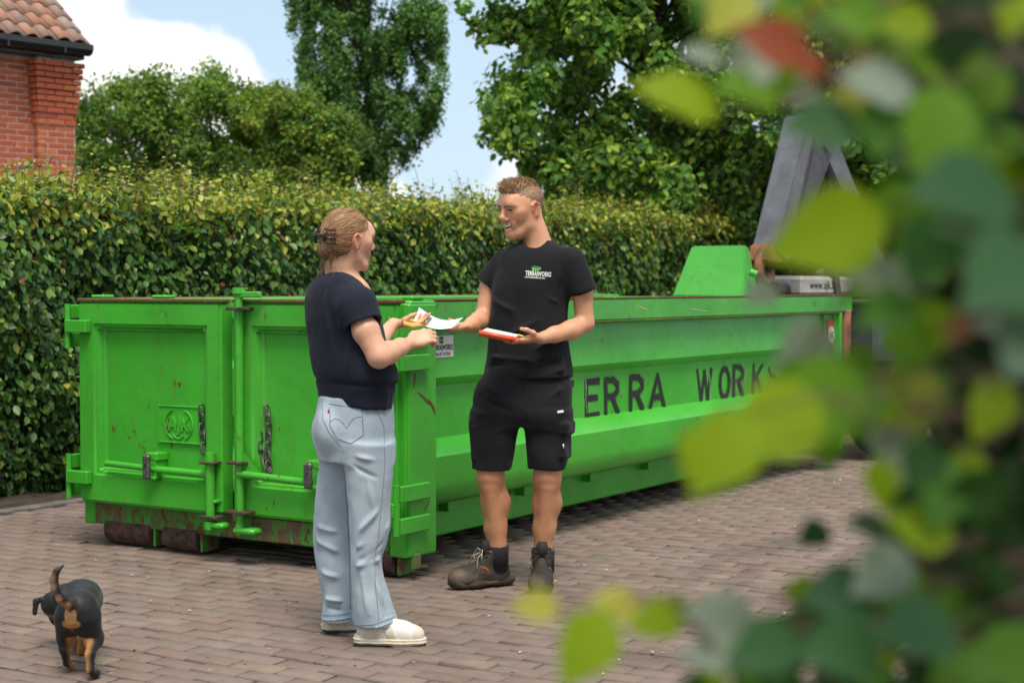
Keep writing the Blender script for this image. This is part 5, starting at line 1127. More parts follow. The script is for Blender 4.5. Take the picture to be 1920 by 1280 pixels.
# boots
def boot(heel, toe, nm_label, s=1.0):
    heel = Vector(heel); toe = Vector(toe); d = (toe - heel).normalized(); L = (toe - heel).length; up = Vector((0, 0, 1)); sd_ = d.cross(up); B = np.array([[sd_[i], d[i], up[i]] for i in range(3)])
    T = lambda x, y, z: np.array(heel + sd_ * x + d * (y * L) + up * z)
    cs = np.array([T(x, y, 0) for x in (-.06, .06) for y in (-.06, 1.06)]); lo = cs.min(0) - .04; hi = cs.max(0) + .04; lo[2] = -.012; hi[2] = .26
    root = empty('work_boot', tuple(heel)); root.parent = MAN; root.location = heel - MAN.location
    R_ = type('o', (), {})
    F = SDF(lo, hi, .0042)
    F.chain([T(0, .17, .05), T(0, .42, .055), T(0, .70, .050), T(0, .86, .045)], [.044, .042, .047, .044], .03); F.ell(T(0, .84, .045), (.052, .062, .042), B, .02)
    F.cone(T(0, .20, .06), T(0, .23, .165), .044, .056, .03, (tuple(sd_), .92)); F.chain([T(0, .28, .15), T(0, .55, .075)], [.040, .036], .03)
    F.cone(T(0, .235, .15), T(0, .245, .24), .046, .06, .004, op='sub')
    F.box(T(0, .5, -.03), (.1, .3, .045), B, .002, .003, 'sub')
    def bc(V, Nn):
        z = V[:, 2]; tt = ((V - np.array(heel)) @ np.array(d)) / L; mud = np.clip(.5 + .4 * wnoise(V, 40, 9) - (z - .03) * 8, 0, 1) * np.clip(.35 + tt, 0, 1); return lerpc((.030, .024, .019), (.125, .092, .062), mud)
    V, Q = F.mesh(); V = relax(V, Q, 1); N_ = vnorm(V, Q); cr = .0015 * wnoise(V, 50, 6); 
    for y, am in ((.60, .004), (.66, -.004), (.52, .004)): cr = cr + fold(V, T(-.05, y, .07), T(.05, y, .07), .009, am)
    for z in (.125, .145): cr = cr - .002 * np.exp(-((V[:, 2] - z) / .003) ** 2) * (((V - np.array(heel)) @ np.array(d)) / L < .3)
    me = mesh_np('upper', V + N_ * cr[:, None] - np.array(heel), Q, True, bc(V, N_)); link('upper', me, leathm, root)
    F = SDF(lo, hi, .0042)
    F.chain([T(0, .10, .022), T(0, .34, .024), T(0, .62, .024), T(0, .84, .024)], [.042, .038, .050, .047], .03, ((0, 0, 1), .62)); F.ell(T(0, .90, .03), (.050, .045, .030), B, .02); F.ell(T(0, .1, .035), (.046, .05, .03), B, .02)
    F.box(T(0, .5, -.045), (.12, .4, .0455), B, .001, .002, 'sub'); F.box(T(0, .40, -.0), (.12, .022, .012), B, .004, .004, 'sub')
    for y in np.linspace(.0, 1.0, 12): F.box(T(.0, y, .0), (.12, .0035, .009), B, .001, .002, 'sub')
    V, Q = F.mesh(); me = mesh_np('sole', V - np.array(heel), Q, True, lerpc((.028, .024, .020), (.12, .088, .06), np.clip(.45 + .4 * wnoise(V, 50, 2), 0, 1))); link('sole', me, solem, root)
    rel = lambda p: Vector(p) - heel
    tg = plain('tongue', (.018, .018, .021), .8, var=.3) if 'tongue' not in bpy.data.materials else bpy.data.materials['tongue']; bl = plain('boot_trim', (.03, .09, .16), .7) if 'boot_trim' not in bpy.data.materials else bpy.data.materials['boot_trim']; orr = plain('boot_flash', (.32, .06, .02), .7) if 'boot_flash' not in bpy.data.materials else bpy.data.materials['boot_flash']
    bm = bmesh.new(); bm_tube(bm, [rel(T(0, .42, .14)), rel(T(0, .40, .19)), rel(T(0, .385, .212))], [.024, .028, .020], 10); link('tongue', from_bm('tongue', bm, True), tg, root)
    tube('collar_trim', [rel(T(.052 * math.cos(a), .235 + .18 * math.sin(a), .166 + .004 * math.cos(2 * a))) for a in np.linspace(0, 6.283, 20)[:-1]], .0045, bl, root, 6, True)
    for sx in (-1, 1): tube('flash', [rel(T(sx * .030, .56, .100)), rel(T(sx * .044, .47, .088)), rel(T(sx * .048, .40, .058))], [.004, .0055, .004], orr, root)
    lc = lacem if nm_label == 'pale' else laced
    for i, (y, z) in enumerate([(.62, .088), (.56, .100), (.50, .117), (.455, .137), (.42, .158), (.40, .178)]):
        w = .026 + .003 * i; tube('lace', [rel(T(-w, y - .02, z - .018)), rel(T(-w * .5, y + .01, z)), rel(T(w * .5, y + .035, z + .008)), rel(T(w, y - .02, z + .004))], .0032, lc, root, 5); tube('lace', [rel(T(w, y - .02, z - .018)), rel(T(w * .5, y + .01, z + .003)), rel(T(-w * .5, y + .035, z + .006)), rel(T(-w, y - .02, z + .004))], .0032, laced, root, 5)
    for sx in (-1, 1):
        tube('lace_loop', [rel(T(sx * .005, .46, .16)), rel(T(sx * .03, .52, .175)), rel(T(sx * .05, .56, .14)), rel(T(sx * .035, .54, .11)), rel(T(sx * .012, .5, .135))], .0026, lc, root, 5); tube('lace_end', [rel(T(sx * .01, .5, .155)), rel(T(sx * .035, .60, .14)), rel(T(sx * .05, .64, .095))], .0024, lc, root, 5)
    return root
boot((P(957, 0, 7.34).x, 7.385, 0), (P(957, 0, 7.34).x - .270, 7.27, 0), 'pale'); boot((P(1020, 0, 7.36).x, 7.405, 0), (P(1013, 0, 7.15).x, 7.13, 0), 'dark')

# ------------------------------------------------------------ WOMAN
D = 6.24; WOM = empty('person', (P(672, 1200, D).x, D, 0)); tag(WOM, 'woman with pinned-up light brown hair, navy blouse and wide pale jeans seen from behind', 'person')
q = lambda px, py, dd=0: np.array(P(px, py, D + dd))
WA = basis((math.sin(R(52)), math.cos(R(52)), -.02), roll=R(2)); WC = q(654, 452)
F = SDF((q(572, 0)[0], D - .36, .95), (q(806, 0)[0] + .03, D + .66, 1.70), .0042)
TW_ = head_sdf(F, WC, WA, .93, 1.0, False, .6)
F.chain([q(634, 528, .0), q(640, 500, 0), q(650, 470, 0)], [.058, .054, .052], .03); F.chain([q(636, 535, 0), q(652, 560, -.10)], [.045, .03], .03); F.chain([q(636, 535, 0), q(628, 560, .10)], [.045, .03], .03)
F.cone(q(650, 560, 0), q(665, 690, 0), .10, .11, .03)
eW = q(711, 668, -.22); wW = q(769, 643, .02)
F.chain([q(664, 572, -.17), q(686, 620, -.20), eW], [.035, .049, .043], .02); F.chain([eW, q(728, 661, -.15), q(750, 651, -.06), wW], [.042, .042, .033, .0245], .02)
hw_ = hand(F, wW, (.84, .42, .36), (.05, .80, -.55), 1, (.6, 1.0, .8), (.6, .3), .92, .02)
wV = q(737, 607, .42); F.chain([q(648, 565, .17), q(700, 655, .26), wV], [.05, .042, .0255], .02)
hv_ = hand(F, wV, (.93, .30, .02), (.0, -.15, .98), 1, (.25, .45, .3), (.9, .3), .92, .04)
wb = sdf_obj('body', F, skinm, WOM, lambda V: .0004 * wnoise(V, 60, 3), skin_col((.66, .36, .235), (.66, .36, .235), TW_, WA, .93, False), 1)
ball('eye', TW_(.031, .0765, .0095), .014, eyew, WOM, WA, seg=10); ball('eye', TW_(-.031, .0765, .0095), .014, eyew, WOM, WA, seg=10)
for sx in (-1, 1): wtube('eyebrow', [TW_(sx * .012, .1035, .0285), TW_(sx * .03, .103, .0345), TW_(sx * .052, .087, .029)], [.002, .003, .001], bpy.data.materials['brow_hair'], WOM, 6)
sx = 1 if (WA @ np.array((1, 0, 0)))[1] < 0 else -1
wtube('earring', [TW_(sx * (.089), -.010 + .008 * math.cos(a), -.036 + .009 * math.sin(a)) for a in np.linspace(0, 6.283, 14)[:-1]], .0016, goldm, WOM, 5, True)
# hair: swept back cap, gathered into a claw clip
F = SDF(WC - (.17, .17, .14), WC + (.15, .15, .16), .0035)
F.ell(TW_(0, -.016, .039), np.array((.081, .104, .096)) * .95, WA, .01); F.ell(TW_(0, -.050, -.01), (.060, .050, .058), WA, .03)
F.box(TW_(0, .157, -.03), (.2, .080, .105), WA, .03, .02, 'sub'); F.box(TW_(0, .06, -.09), (.2, .072, .115), WA, .03, .015, 'sub')
for s_ in (-1, 1): F.ell(TW_(s_ * .09, .0, -.01), (.028, .026, .040), WA, .012, 'sub')
F.chain([TW_(0, -.085, -.065), TW_(0, -.102, -.040), TW_(0, -.106, .01), TW_(.006, -.108, .050)], [.022, .029, .022, .019], .010); F.ell(TW_(-.008, -.100, -.040), (.028, .026, .034), WA, .01)
gather = TW_(0, -.12, .01)
def hd(V):
    L = (V - np.array(WC)) @ WA; ang = np.arctan2(L[:, 0], L[:, 2] - .02); return .0008 * np.sin(ang * 40) + .0006 * np.sin(ang * 83) + .0004 * wnoise(V, 60, 3)
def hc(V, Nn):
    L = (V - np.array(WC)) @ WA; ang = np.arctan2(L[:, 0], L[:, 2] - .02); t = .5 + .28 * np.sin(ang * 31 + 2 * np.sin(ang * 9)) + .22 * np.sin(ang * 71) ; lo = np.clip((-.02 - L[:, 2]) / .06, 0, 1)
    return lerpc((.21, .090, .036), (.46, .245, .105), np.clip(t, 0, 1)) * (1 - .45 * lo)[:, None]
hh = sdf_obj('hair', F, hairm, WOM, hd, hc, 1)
V, Q = ob_cache[hh.name]; n = 3200; ii = RNG.integers(0, len(V), n); Nn = vnorm(V, Q)[ii]; rt = V[ii]; back = np.array(gather) - rt; back -= Nn * (back * Nn).sum(1, keepdims=True)
strands('loose_strands', rt + Nn * .0006, back + Nn * .01 * np.linalg.norm(back, axis=1, keepdims=True) + RNG.normal(0, .0025, (n, 3)), RNG.uniform(.02, .045, n), RNG.uniform(.0007, .0014, n), np.array([(.46, .29, .16), (.34, .19, .09), (.22, .11, .055), (.56, .38, .22)])[RNG.integers(0, 4, n)], WOM)
n = 260; wl = np.stack([RNG.normal(0, .03, n), RNG.normal(-.085, .012, n), RNG.uniform(-.10, -.05, n)], 1); strands('nape_wisps', wl @ WA.T + WC, np.array((-.2, -.1, -1)) + RNG.normal(0, .35, (n, 3)), RNG.uniform(.02, .06, n), RNG.uniform(.0006, .001, n), np.tile((.32, .18, .09), (n, 1)), WOM, (.15, 0, -.3))
clipm = plain('clip_tortoise', (.045, .028, .018), .25, var=.9, scale=60)
cl = empty('claw_clip', (0, 0, 0)); cl.parent = WOM
for s_ in (-1, 1):
    wtube('clip_bar', [TW_(s_ * .034, -.138, .046), TW_(s_ * .038, -.142, .02), TW_(s_ * .034, -.138, -.008)], [.006, .007, .006], clipm, cl, 8)
    for z in (.045, .028, .010, -.008): wtube('clip_tooth', [TW_(s_ * .036, -.140, z), TW_(s_ * .055, -.128, z - .002), TW_(s_ * .058, -.098, z - .004)], [.0045, .0045, .002], clipm, cl, 6)
wtube('clip_hinge', [TW_(-.03, -.142, .02), TW_(.03, -.142, .02)], .006, clipm, cl, 8)
# blouse
F = SDF((q(548, 0)[0], D - .34, .86), (q(775, 0)[0], D + .34, 1.50), .0055)
k_ = 1 / .735; YB = R(-60)
rr = []
for py, l, r, bb in [(510, 606, 652, .62), (517, 594, 664, .62), (526, 582, 676, .60), (540, 573, 690, .60), (562, 568, 702, .60), (600, 571, 716, .62), (640, 578, 725, .62), (675, 584, 738, .64), (700, 591, 747, .66), (716, 596, 744, .66), (732, 599, 737, .66), (752, 600, 735, .66), (768, 601, 734, .66)]:
    z, cx, cy, a, _ = row(py, l, r, 0, D); a *= k_; rr.append((z, cx, cy, a, a * bb))
F.chain([q(645, 545, -.09), q(667, 574, -.165), q(684, 612, -.195)], [.055, .070, .076], .05); F.chain([q(625, 545, .09), q(640, 574, .16), q(668, 610, .21)], [.055, .070, .07], .05)
dv = q(684, 603, -.195) - q(668, 560, -.17); dv /= np.linalg.norm(dv); BB = basis(dv, (0, 1, .1)); F.box(q(680, 606, -.195) + dv * .09, (.095, .085, .085), BB, .003, .004, 'sub'); F.cone(q(680, 606, -.195) - dv * .03, q(680, 606, -.195) + dv * .05, .060, .060, .003, op='sub')
F.loft(rr, YB, 2.2, .035)
F.cone(q(636, 530, 0), q(645, 480, 0), .0605, .085, .006, op='sub'); F.chain([q(652, 527, .0), q(672, 510, .03)], [.05, .07], .01, op='sub')
hemN = np.array([[1, 0, 0], [0, 1, 0], [0, 0, 1]]); hb = Matrix.Rotation(R(5), 3, 'Y'); F.box(q(668, 788, 0), (.3, .3, .062), np.array(hb), .005, .004, 'sub')
def bfold(V):
    L = lambda a, b, w, am: fold(V, q(*a), q(*b), w, am); d = .0034 * wnoise(V, 14, 21, stretch=(1, 1, .4)) + .0008 * wnoise(V, 40, 23)
    d += L((598, 530, -.13), (590, 700, -.16), .013, .008) + L((612, 540, -.14), (625, 705, -.17), .012, .007) + L((590, 560, -.1), (600, 640, -.15), .011, -.006) + L((640, 600, -.2), (618, 690, -.18), .013, .007) + L((655, 625, -.2), (650, 700, -.2), .015, .007)
    d += L((672, 640, -.2), (700, 720, -.17), .013, -.006) + L((710, 650, -.1), (728, 735, -.12), .012, .008) + L((690, 560, -.15), (705, 640, -.1), .010, .006) + L((648, 520, -.14), (668, 590, -.2), .010, .006) + L((630, 530, -.14), (640, 590, -.19), .010, -.005)
    z = V[:, 2]; zb = P(0, 716, D).z - .07 * (V[:, 0] - q(668, 0)[0]) ; d += -.007 * np.exp(-((z - zb) / .010) ** 2) ; d += .0022 * np.sin(V[:, 0] * 120 + V[:, 1] * 90) * (z < zb) * 0.6
    return d
bl = sdf_obj('blouse', F, clothm, WOM, bfold, lambda V, Nn: lerpc((.012, .015, .026), (.018, .022, .036), np.clip(.5 + .25 * wnoise(V, 20, 2), 0, 1)), 2)
bvb = bvh_of(bl); navyc = plain('collar_navy', (.012, .014, .024), .9, var=.1); ring = []
for k in range(26):
    a = k / 26 * 6.283; hit = bvb.ray_cast(Vector(q(640, 500)), Vector((math.cos(a) * .9, math.sin(a) * .9, -.55)).normalized())
    if hit[0]: ring.append(hit[0] + Vector((0, 0, .003)))
if len(ring) > 18: wtube('collar', ring, .006, navyc, WOM, 6, True)
# jeans
F = SDF((q(570, 0)[0], D - .33, .03), (q(770, 0)[0], D + .36, .97), .0055)
kk = 1 / .80
def jr(t, ratio=.8): z, cx, cy, a, _ = row(*t[:3], 0, D); return (z, cx, cy, a * kk, a * kk * ratio)
F.loft([jr(t) for t in [(742, 603, 728), (760, 599, 731), (785, 595, 733), (812, 593, 734), (838, 596, 735), (862, 602, 735)]], YB, 2.15, .02)
F.ell(q(618, 805, -.075), (.054, .070, .080), None, .05); F.ell(q(612, 808, .08), (.048, .06, .075), None, .05)
Dn, Df = 6.16, 6.37
F.loft([row(*t, b, Dn) for t, b in [((830, 643, 738), .11), ((880, 646, 737), .105), ((930, 650, 733), .10), ((985, 653, 731), .098), ((1020, 655, 724), .098), ((1048, 657, 713), .098), ((1085, 660, 719), .10), ((1130, 661, 733), .108), ((1158, 662, 744), .112), ((1172, 663, 746), .112)]], 0, 2.2, .03)
F.loft([row(*t, b, Df) for t, b in [((830, 596, 672), .11), ((880, 598, 672), .105), ((930, 592, 668), .10), ((975, 587, 665), .098), ((1010, 585, 664), .098), ((1048, 589, 662), .10), ((1090, 596, 663), .10), ((1120, 602, 664), .103), ((1150, 600, 668), .106), ((1164, 599, 670), .106)]], 0, 2.2, .03)
F.loft([row(*t, b, Dn) for t, b in [((1150, 670, 738), .10), ((1200, 668, 740), .10)]], 0, 2.2, .003, 'sub'); F.loft([row(*t, b, Df) for t, b in [((1145, 606, 663), .098), ((1200, 606, 663), .098)]], 0, 2.2, .003, 'sub')
F.box((q(700, 0)[0], Dn, P(0, 1196, Dn).z), (.12, .14, .035), np.array(Matrix.Rotation(R(-11), 3, 'Y')), .003, .003, 'sub')
def jfold(V):
    L = lambda a, b, w, am, dd=0: fold(V, q(a[0], a[1], a[2] + dd), q(b[0], b[1], b[2] + dd), w, am); d = .0026 * wnoise(V, 15, 31, stretch=(1, 1, .7)) + .0012 * wnoise(V, 50, 33)
    d += L((642, 835, -.2), (712, 812, -.19), .010, .009) + L((645, 852, -.2), (700, 862, -.19), .011, .008) + L((650, 868, -.19), (705, 895, -.18), .010, -.005) + L((600, 842, -.05), (645, 848, -.15), .012, -.010) + L((601, 858, .0), (640, 872, -.05), .010, .007)
    d += L((715, 950, -.18), (670, 1000, -.18), .013, .008) + L((728, 985, -.12), (665, 1030, -.18), .012, .008) + L((722, 1015, -.14), (672, 1052, -.18), .010, -.006) + L((712, 1045, -.14), (668, 1062, -.18), .012, .010) + L((700, 1060, -.18), (718, 1140, -.16), .013, .008) + L((680, 1080, -.18), (690, 1150, -.19), .013, .006)
    d += L((690, 900, -.18), (700, 960, -.18), .012, .004) + L((592, 985, .05), (640, 1000, .02), .012, .008) + L((590, 1010, .05), (645, 1040, .02), .012, .008) + L((600, 1070, .04), (640, 1085, .02), .012, .008) + L((602, 1120, .04), (650, 1128, .02), .010, .009) + L((602, 1135, .04), (650, 1146, .02), .008, -.006)
    d += L((616, 760, -.16), (608, 800, -.17), .004, -.0035) + L((608, 800, -.17), (640, 850, -.17), .005, -.006)
    return d
jea = plain('denim_seam', (.17, .25, .34), .9, var=.3, scale=200)
def jc(V, Nn):
    z = V[:, 2]; t = np.clip(.5 + .22 * wnoise(V, 7, 41) + .16 * wnoise(V, 30, 42), 0, 1); c = lerpc((.24, .315, .385), (.44, .51, .56), t); hem = (np.abs(z - .105) < .0) ; return c
jn = sdf_obj('jeans', F, jeanm, WOM, jfold, jc, 2); bj = bvh_of(jn)
wdir = (Vector(q(650, 800)) - Vector((0, 0, CH))).normalized()
def jline(nm, pts, r=.0016, mat=jea, n=14):
    out = []
    for a, b in zip(pts[:-1], pts[1:]):
        for t in np.linspace(0, 1, n)[:-1]:
            px, py = a[0] + (b[0] - a[0]) * t, a[1] + (b[1] - a[1]) * t; p0 = Vector(P(px, py, D - .6)); dr = (p0 - Vector((0, 0, CH))).normalized(); h_ = bj.ray_cast(p0, dr)
            if h_[0] is not None and h_[3] < 1.2: out.append(h_[0] - dr * .0008)
    if len(out) > 2: wtube(nm, out, r, mat, WOM, 5)
pock = [(618, 757), (678, 765), (682, 815), (658, 831), (632, 822), (619, 798), (618, 757)]
jline('pocket_seam', pock, .0016, n=8); jline('pocket_stitch', [(620, 790), (628, 784), (637, 787), (645, 795), (650, 803), (655, 794), (662, 785), (670, 781), (679, 781)], .0011, n=6); jline('side_seam', [(706, 765), (720, 800), (722, 870), (716, 940), (709, 1010), (702, 1045), (704, 1100), (711, 1168)], .0013); jline('back_seam', [(604, 755), (605, 785), (617, 810), (642, 840)], .0014); jline('inseam', [(646, 880), (652, 960), (655, 1040), (657, 1150)], .0022)
jline('hem_stitch', [(666, 1172), (700, 1170), (743, 1155)], .0014); jline('hem_stitch', [(601, 1152), (630, 1153), (658, 1148)], .0014)
jline('hem_edge', [(664, 1180), (700, 1178), (746, 1162)], .0035, plain('denim_hem', (.30, .42, .54), .95, var=.4, scale=160)); jline('hem_edge', [(600, 1161), (630, 1162), (660, 1156)], .0035, bpy.data.materials['denim_hem'])
redt = plain('red_tab', (.45, .03, .03), .8); jline('red_tab', [(616.5, 768), (616.5, 776)], .0045, redt, 4)
# sneakers
crm = attr_mat('sneaker_cream', .75, .3, .06, 30, .25, 300)
def sneaker(heel, L, ang):
    heel = Vector(heel); d = Vector((math.cos(ang), math.sin(ang), 0)); up = Vector((0, 0, 1)); sd_ = d.cross(up); B = np.array([[sd_[i], d[i], up[i]] for i in range(3)]); T = lambda x, y, z: np.array(heel + sd_ * x + d * (y * L) + up * z)
    cs = np.array([T(x, y, 0) for x in (-.06, .06) for y in (-.05, 1.05)]); lo = cs.min(0) - .04; hi = cs.max(0) + .04; lo[2] = -.01; hi[2] = .16; root = empty('sneaker', heel - WOM.location); root.parent = WOM
    F = SDF(lo, hi, .0038); F.chain([T(0, .14, .055), T(0, .40, .055), T(0, .70, .045), T(0, .86, .040)], [.036, .037, .040, .034], .03); F.cone(T(0, .2, .06), T(0, .22, .11), .036, .040, .02); F.chain([T(0, .3, .09), T(0, .62, .06)], [.032, .03], .03); F.box(T(0, .5, -.02), (.1, .3, .045), B, .002, .003, 'sub')
    V, Q = F.mesh(); N_ = vnorm(V, Q); tt = ((V - np.array(heel)) @ np.array(d)) / L; ov = ((tt < .34) & (V[:, 2] < .075)) | (tt > .84) | ((np.abs(((V - np.array(heel)) @ np.array(sd_))) > .018) & (np.abs(tt - .52 + (V[:, 2] - .05) * 2) < .07))
    me = mesh_np('upper', V + N_ * (ov * .0022)[:, None] - np.array(heel), Q, True, np.where(ov[:, None], (.60, .55, .46), (.70, .67, .62))); link('upper', me, crm, root)
    F = SDF(lo, hi, .0038); F.chain([T(0, .10, .022), T(0, .35, .022), T(0, .65, .020), T(0, .88, .020)], [.040, .037, .045, .040], .03, ((0, 0, 1), .55)); F.ell(T(0, .07, .03), (.036, .03, .022), B, .01); F.box(T(0, .5, -.045), (.12, .4, .048), B, .001, .002, 'sub')
    V, Q = F.mesh(); tt = V[:, 2]; N_ = vnorm(V, Q); me = mesh_np('midsole', V + N_ * (.0025 * np.sin(tt * 500))[:, None] - np.array(heel), Q, True, np.tile((.62, .56, .44), (len(V), 1))); link('midsole', me, solem, root)
    bm = bmesh.new(); pts = [rel for rel in [T(.036 * sx, y, 0) for sx, y in [(1, .02), (1, .3), (1.15, .66), (.8, .95), (0, 1.02), (-.8, .95), (-1.15, .66), (-1, .3), (-1, .02), (0, -.02)]]]
    a = [bm.verts.new(Vector(p) - heel + Vector((0, 0, .001))) for p in pts]; b = [bm.verts.new(Vector(p) - heel + Vector((0, 0, .007))) for p in pts]
    for i in range(10): bm.faces.new((a[i], a[(i + 1) % 10], b[(i + 1) % 10], b[i]))
    bm.faces.new(a); bm.faces.new(b); link('outsole', from_bm('outsole', bm), laced, root)
    for i in range(5): y = .48 + i * .055; z = .095 - i * .007; tube('lace', [Vector(T(x, y + .02 * (1 if x > 0 else -1), z - abs(x) * .35)) - heel for x in (-.022, -.008, .008, .022)], .003, lacem, root, 5)
sneaker((P(667, 0, 6.16).x, 6.13, 0), .262, R(-3)); sneaker((P(604, 0, 6.37).x, 6.37, 0), .262, R(8))
for (c_, ax, r0) in ((q(757, 648, -.01), Vector((.8, .5, .28)), .034), (q(763, 645, .01), Vector((.8, .5, .28)), .031), (np.array(wV) - np.array((.02, .006, 0)), Vector((.93, .3, 0)), .032)):
    ax.normalize(); a_ = ax.cross(Vector((0, 0, 1))).normalized(); b_ = ax.cross(a_); wtube('bracelet', [Vector(c_) + a_ * math.cos(t) * r0 + b_ * math.sin(t) * r0 * .92 for t in np.linspace(0, 6.283, 20)[:-1]], .0017, goldm, WOM, 5, True)

# ------------------------------------------------------------ PAPER, CARD, FOLDER
A_ = Vector(P(781, 594, 6.76)); B_ = Vector(P(862, 605, 7.08)); ctr = (A_ + B_) / 2
PP = empty('paper_sheet', ctr); tag(PP, 'white sheet with a grey bar passed between the woman and the man', 'paper'); ax_ = (B_ - A_).normalized(); ln_ = .30; wdv = Vector((.62, -.42, -.14)).cross(ax_); 
corn = [Vector(P(786, 576, 6.84)), Vector(P(776, 601, 6.66)), Vector(P(846, 615, 6.94)), Vector(P(868, 595, 7.14))]   # top-left, bottom-left, bottom-right, top-right
def pq(u, v, off=0):
    a = corn[0].lerp(corn[3], u); b = corn[1].lerp(corn[2], u); p = a.lerp(b, v); p.z -= .028 * math.sin(math.pi * u) * (1.1 - .5 * v) ; p.z += off; return p - ctr
def sheet(nm, u0, u1, v0, v1, off, mat, par):
    nu, nv = 18, 6; V = [pq(u0 + (u1 - u0) * i / nu, v0 + (v1 - v0) * j / nv, off) for i in range(nu + 1) for j in range(nv + 1)]; F = [(i * (nv + 1) + j, (i + 1) * (nv + 1) + j, (i + 1) * (nv + 1) + j + 1, i * (nv + 1) + j + 1) for i in range(nu) for j in range(nv)]
    return link(nm, mesh_np(nm, [tuple(v) for v in V], F, True), mat, par)
sheet('sheet', 0, 1, 0, 1, 0, paperm, PP); sheet('printed_bar', .27, .33, .22, .90, .004, plain('print_grey', (.16, .16, .16), .8), PP)
yc = empty('yellow_card', P(768, 606, 6.70)); tag(yc, 'folded yellow paper held in the far hand of the woman', 'paper'); yl = yc.location
bm = bmesh.new(); vs = [bm.verts.new(Vector(P(x, y, d)) - yl) for x, y, d in [(757, 601, 6.62), (800, 604, 6.75), (803, 609, 6.70), (775, 614, 6.60), (756, 609, 6.58)]]; f_ = bm.faces.new(vs); r_ = bmesh.ops.extrude_face_region(bm, geom=[f_]); bmesh.ops.translate(bm, verts=[v for v in r_['geom'] if isinstance(v, bmesh.types.BMVert)], vec=(0, 0, .006)); bmesh.ops.recalc_face_normals(bm, faces=bm.faces[:])
link('folded_sheet', from_bm('folded_sheet', bm), yellow, yc)
fc = Vector(P(938, 628, 7.08)); FD = empty('orange_folder', fc); tag(FD, 'flat orange-red folder with white papers in the left hand of the man', 'folder')
c1, c2, c3, c4 = [Vector(P(*t)) for t in ((898, 623, 6.98), (965, 636, 6.99), (974, 629, 7.17), (911, 616, 7.17))]
def slab(nm, cs, t, z, mat, ins=0):
    m_ = sum(cs, Vector()) / 4; bm = bmesh.new(); pts = [c.lerp(m_, ins) - fc + Vector((0, 0, z)) for c in cs]; f_ = bm.faces.new([bm.verts.new(p) for p in pts]); r_ = bmesh.ops.extrude_face_region(bm, geom=[f_]); bmesh.ops.translate(bm, verts=[v for v in r_['geom'] if isinstance(v, bmesh.types.BMVert)], vec=(0, 0, t)); bmesh.ops.recalc_face_normals(bm, faces=bm.faces[:]); bmesh.ops.bevel(bm, geom=bm.edges[:], offset=.0015, segments=1, affect='EDGES')
    return link(nm, from_bm(nm, bm), mat, FD)
slab('cover', [c1, c2, c3, c4], .016, -.016, fold_or); slab('papers', [c1, c2, c3, c4], .004, .0005, paperm, .05); bm = bmesh.new(); bm_tube(bm, [c1 - fc, c1.lerp(c2, .5) - fc, c2 - fc], .0115, 8); link('spine', from_bm('spine', bm, True), fold_or, FD)
wtube('ring', [c2 + Vector((-.012 + .004 * math.sin(a), .01 * math.cos(a), .014 * math.sin(a))) for a in np.linspace(0, 6.283, 12)[:-1]], .002, black, FD, 5, True)
wtube('pen', [Vector(P(972, 628, 7.06)), Vector(P(981, 631, 7.05))], .005, plain('pen_yellow', (.6, .5, .1), .5), FD, 8)

# ------------------------------------------------------------ DOG
DG = empty('dog', (-1.56, 5.8, 0)); tag(DG, 'small black and tan short-haired dog walking away with its tail curled up', 'dog')
F = SDF((-1.95, 5.42, -.012), (-1.38, 6.32, .53), .0042); a = lambda *p: np.array(p, float)
F.chain([a(-1.545, 5.665, .228), a(-1.565, 5.80, .232), a(-1.60, 5.93, .218), a(-1.635, 6.01, .20)], [.064, .058, .066, .058], .03)
F.ell(a(-1.545, 5.665, .222), (.066, .058, .074), None, .03); F.ell(a(-1.62, 5.97, .175), (.062, .075, .075), None, .04)
F.chain([a(-1.64, 6.02, .215), a(-1.70, 6.07, .195), a(-1.765, 6.12, .165)], [.058, .047, .042], .03); F.ell(a(-1.768, 6.12, .158), (.040, .048, .042), None, .02); F.chain([a(-1.775, 6.14, .135), a(-1.775, 6.17, .098), a(-1.775, 6.18, .078)], [.026, .018, .014], .02)
for s_, x0 in ((-1, -1.824), (1, -1.722)): F.chain([a(-1.768 + s_ * .030, 6.10, .185), a(x0 - s_ * .005, 6.08, .178), a(x0, 6.075, .135)], [.010, .013, .010], .006, ((0, 1, 0), .45))
# hind legs
F.chain([a(-1.584, 5.66, .20), a(-1.596, 5.69, .125)], [.045, .036], .025); F.chain([a(-1.600, 5.70, .135), a(-1.600, 5.675, .085), a(-1.596, 5.70, .03), a(-1.594, 5.735, .014)], [.030, .017, .0125, .015], .012); F.ell(a(-1.594, 5.745, .013), (.017, .028, .014), None, .01)
F.chain([a(-1.508, 5.655, .20), a(-1.494, 5.67, .12)], [.045, .035], .025); F.chain([a(-1.488, 5.68, .13), a(-1.488, 5.60, .085), a(-1.482, 5.585, .03), a(-1.476, 5.61, .014)], [.029, .017, .0125, .015], .012); F.ell(a(-1.474, 5.62, .013), (.017, .028, .014), None, .01)
# fore legs
F.chain([a(-1.585, 5.97, .15), a(-1.60, 5.94, .08), a(-1.617, 5.965, .015)], [.036, .022, .017], .02); F.ell(a(-1.618, 5.985, .013), (.019, .028, .014), None, .01); F.chain([a(-1.66, 6.0, .15), a(-1.665, 6.03, .08), a(-1.665, 6.06, .015)], [.036, .021, .017], .02); F.ell(a(-1.665, 6.075, .013), (.018, .026, .014), None, .01)
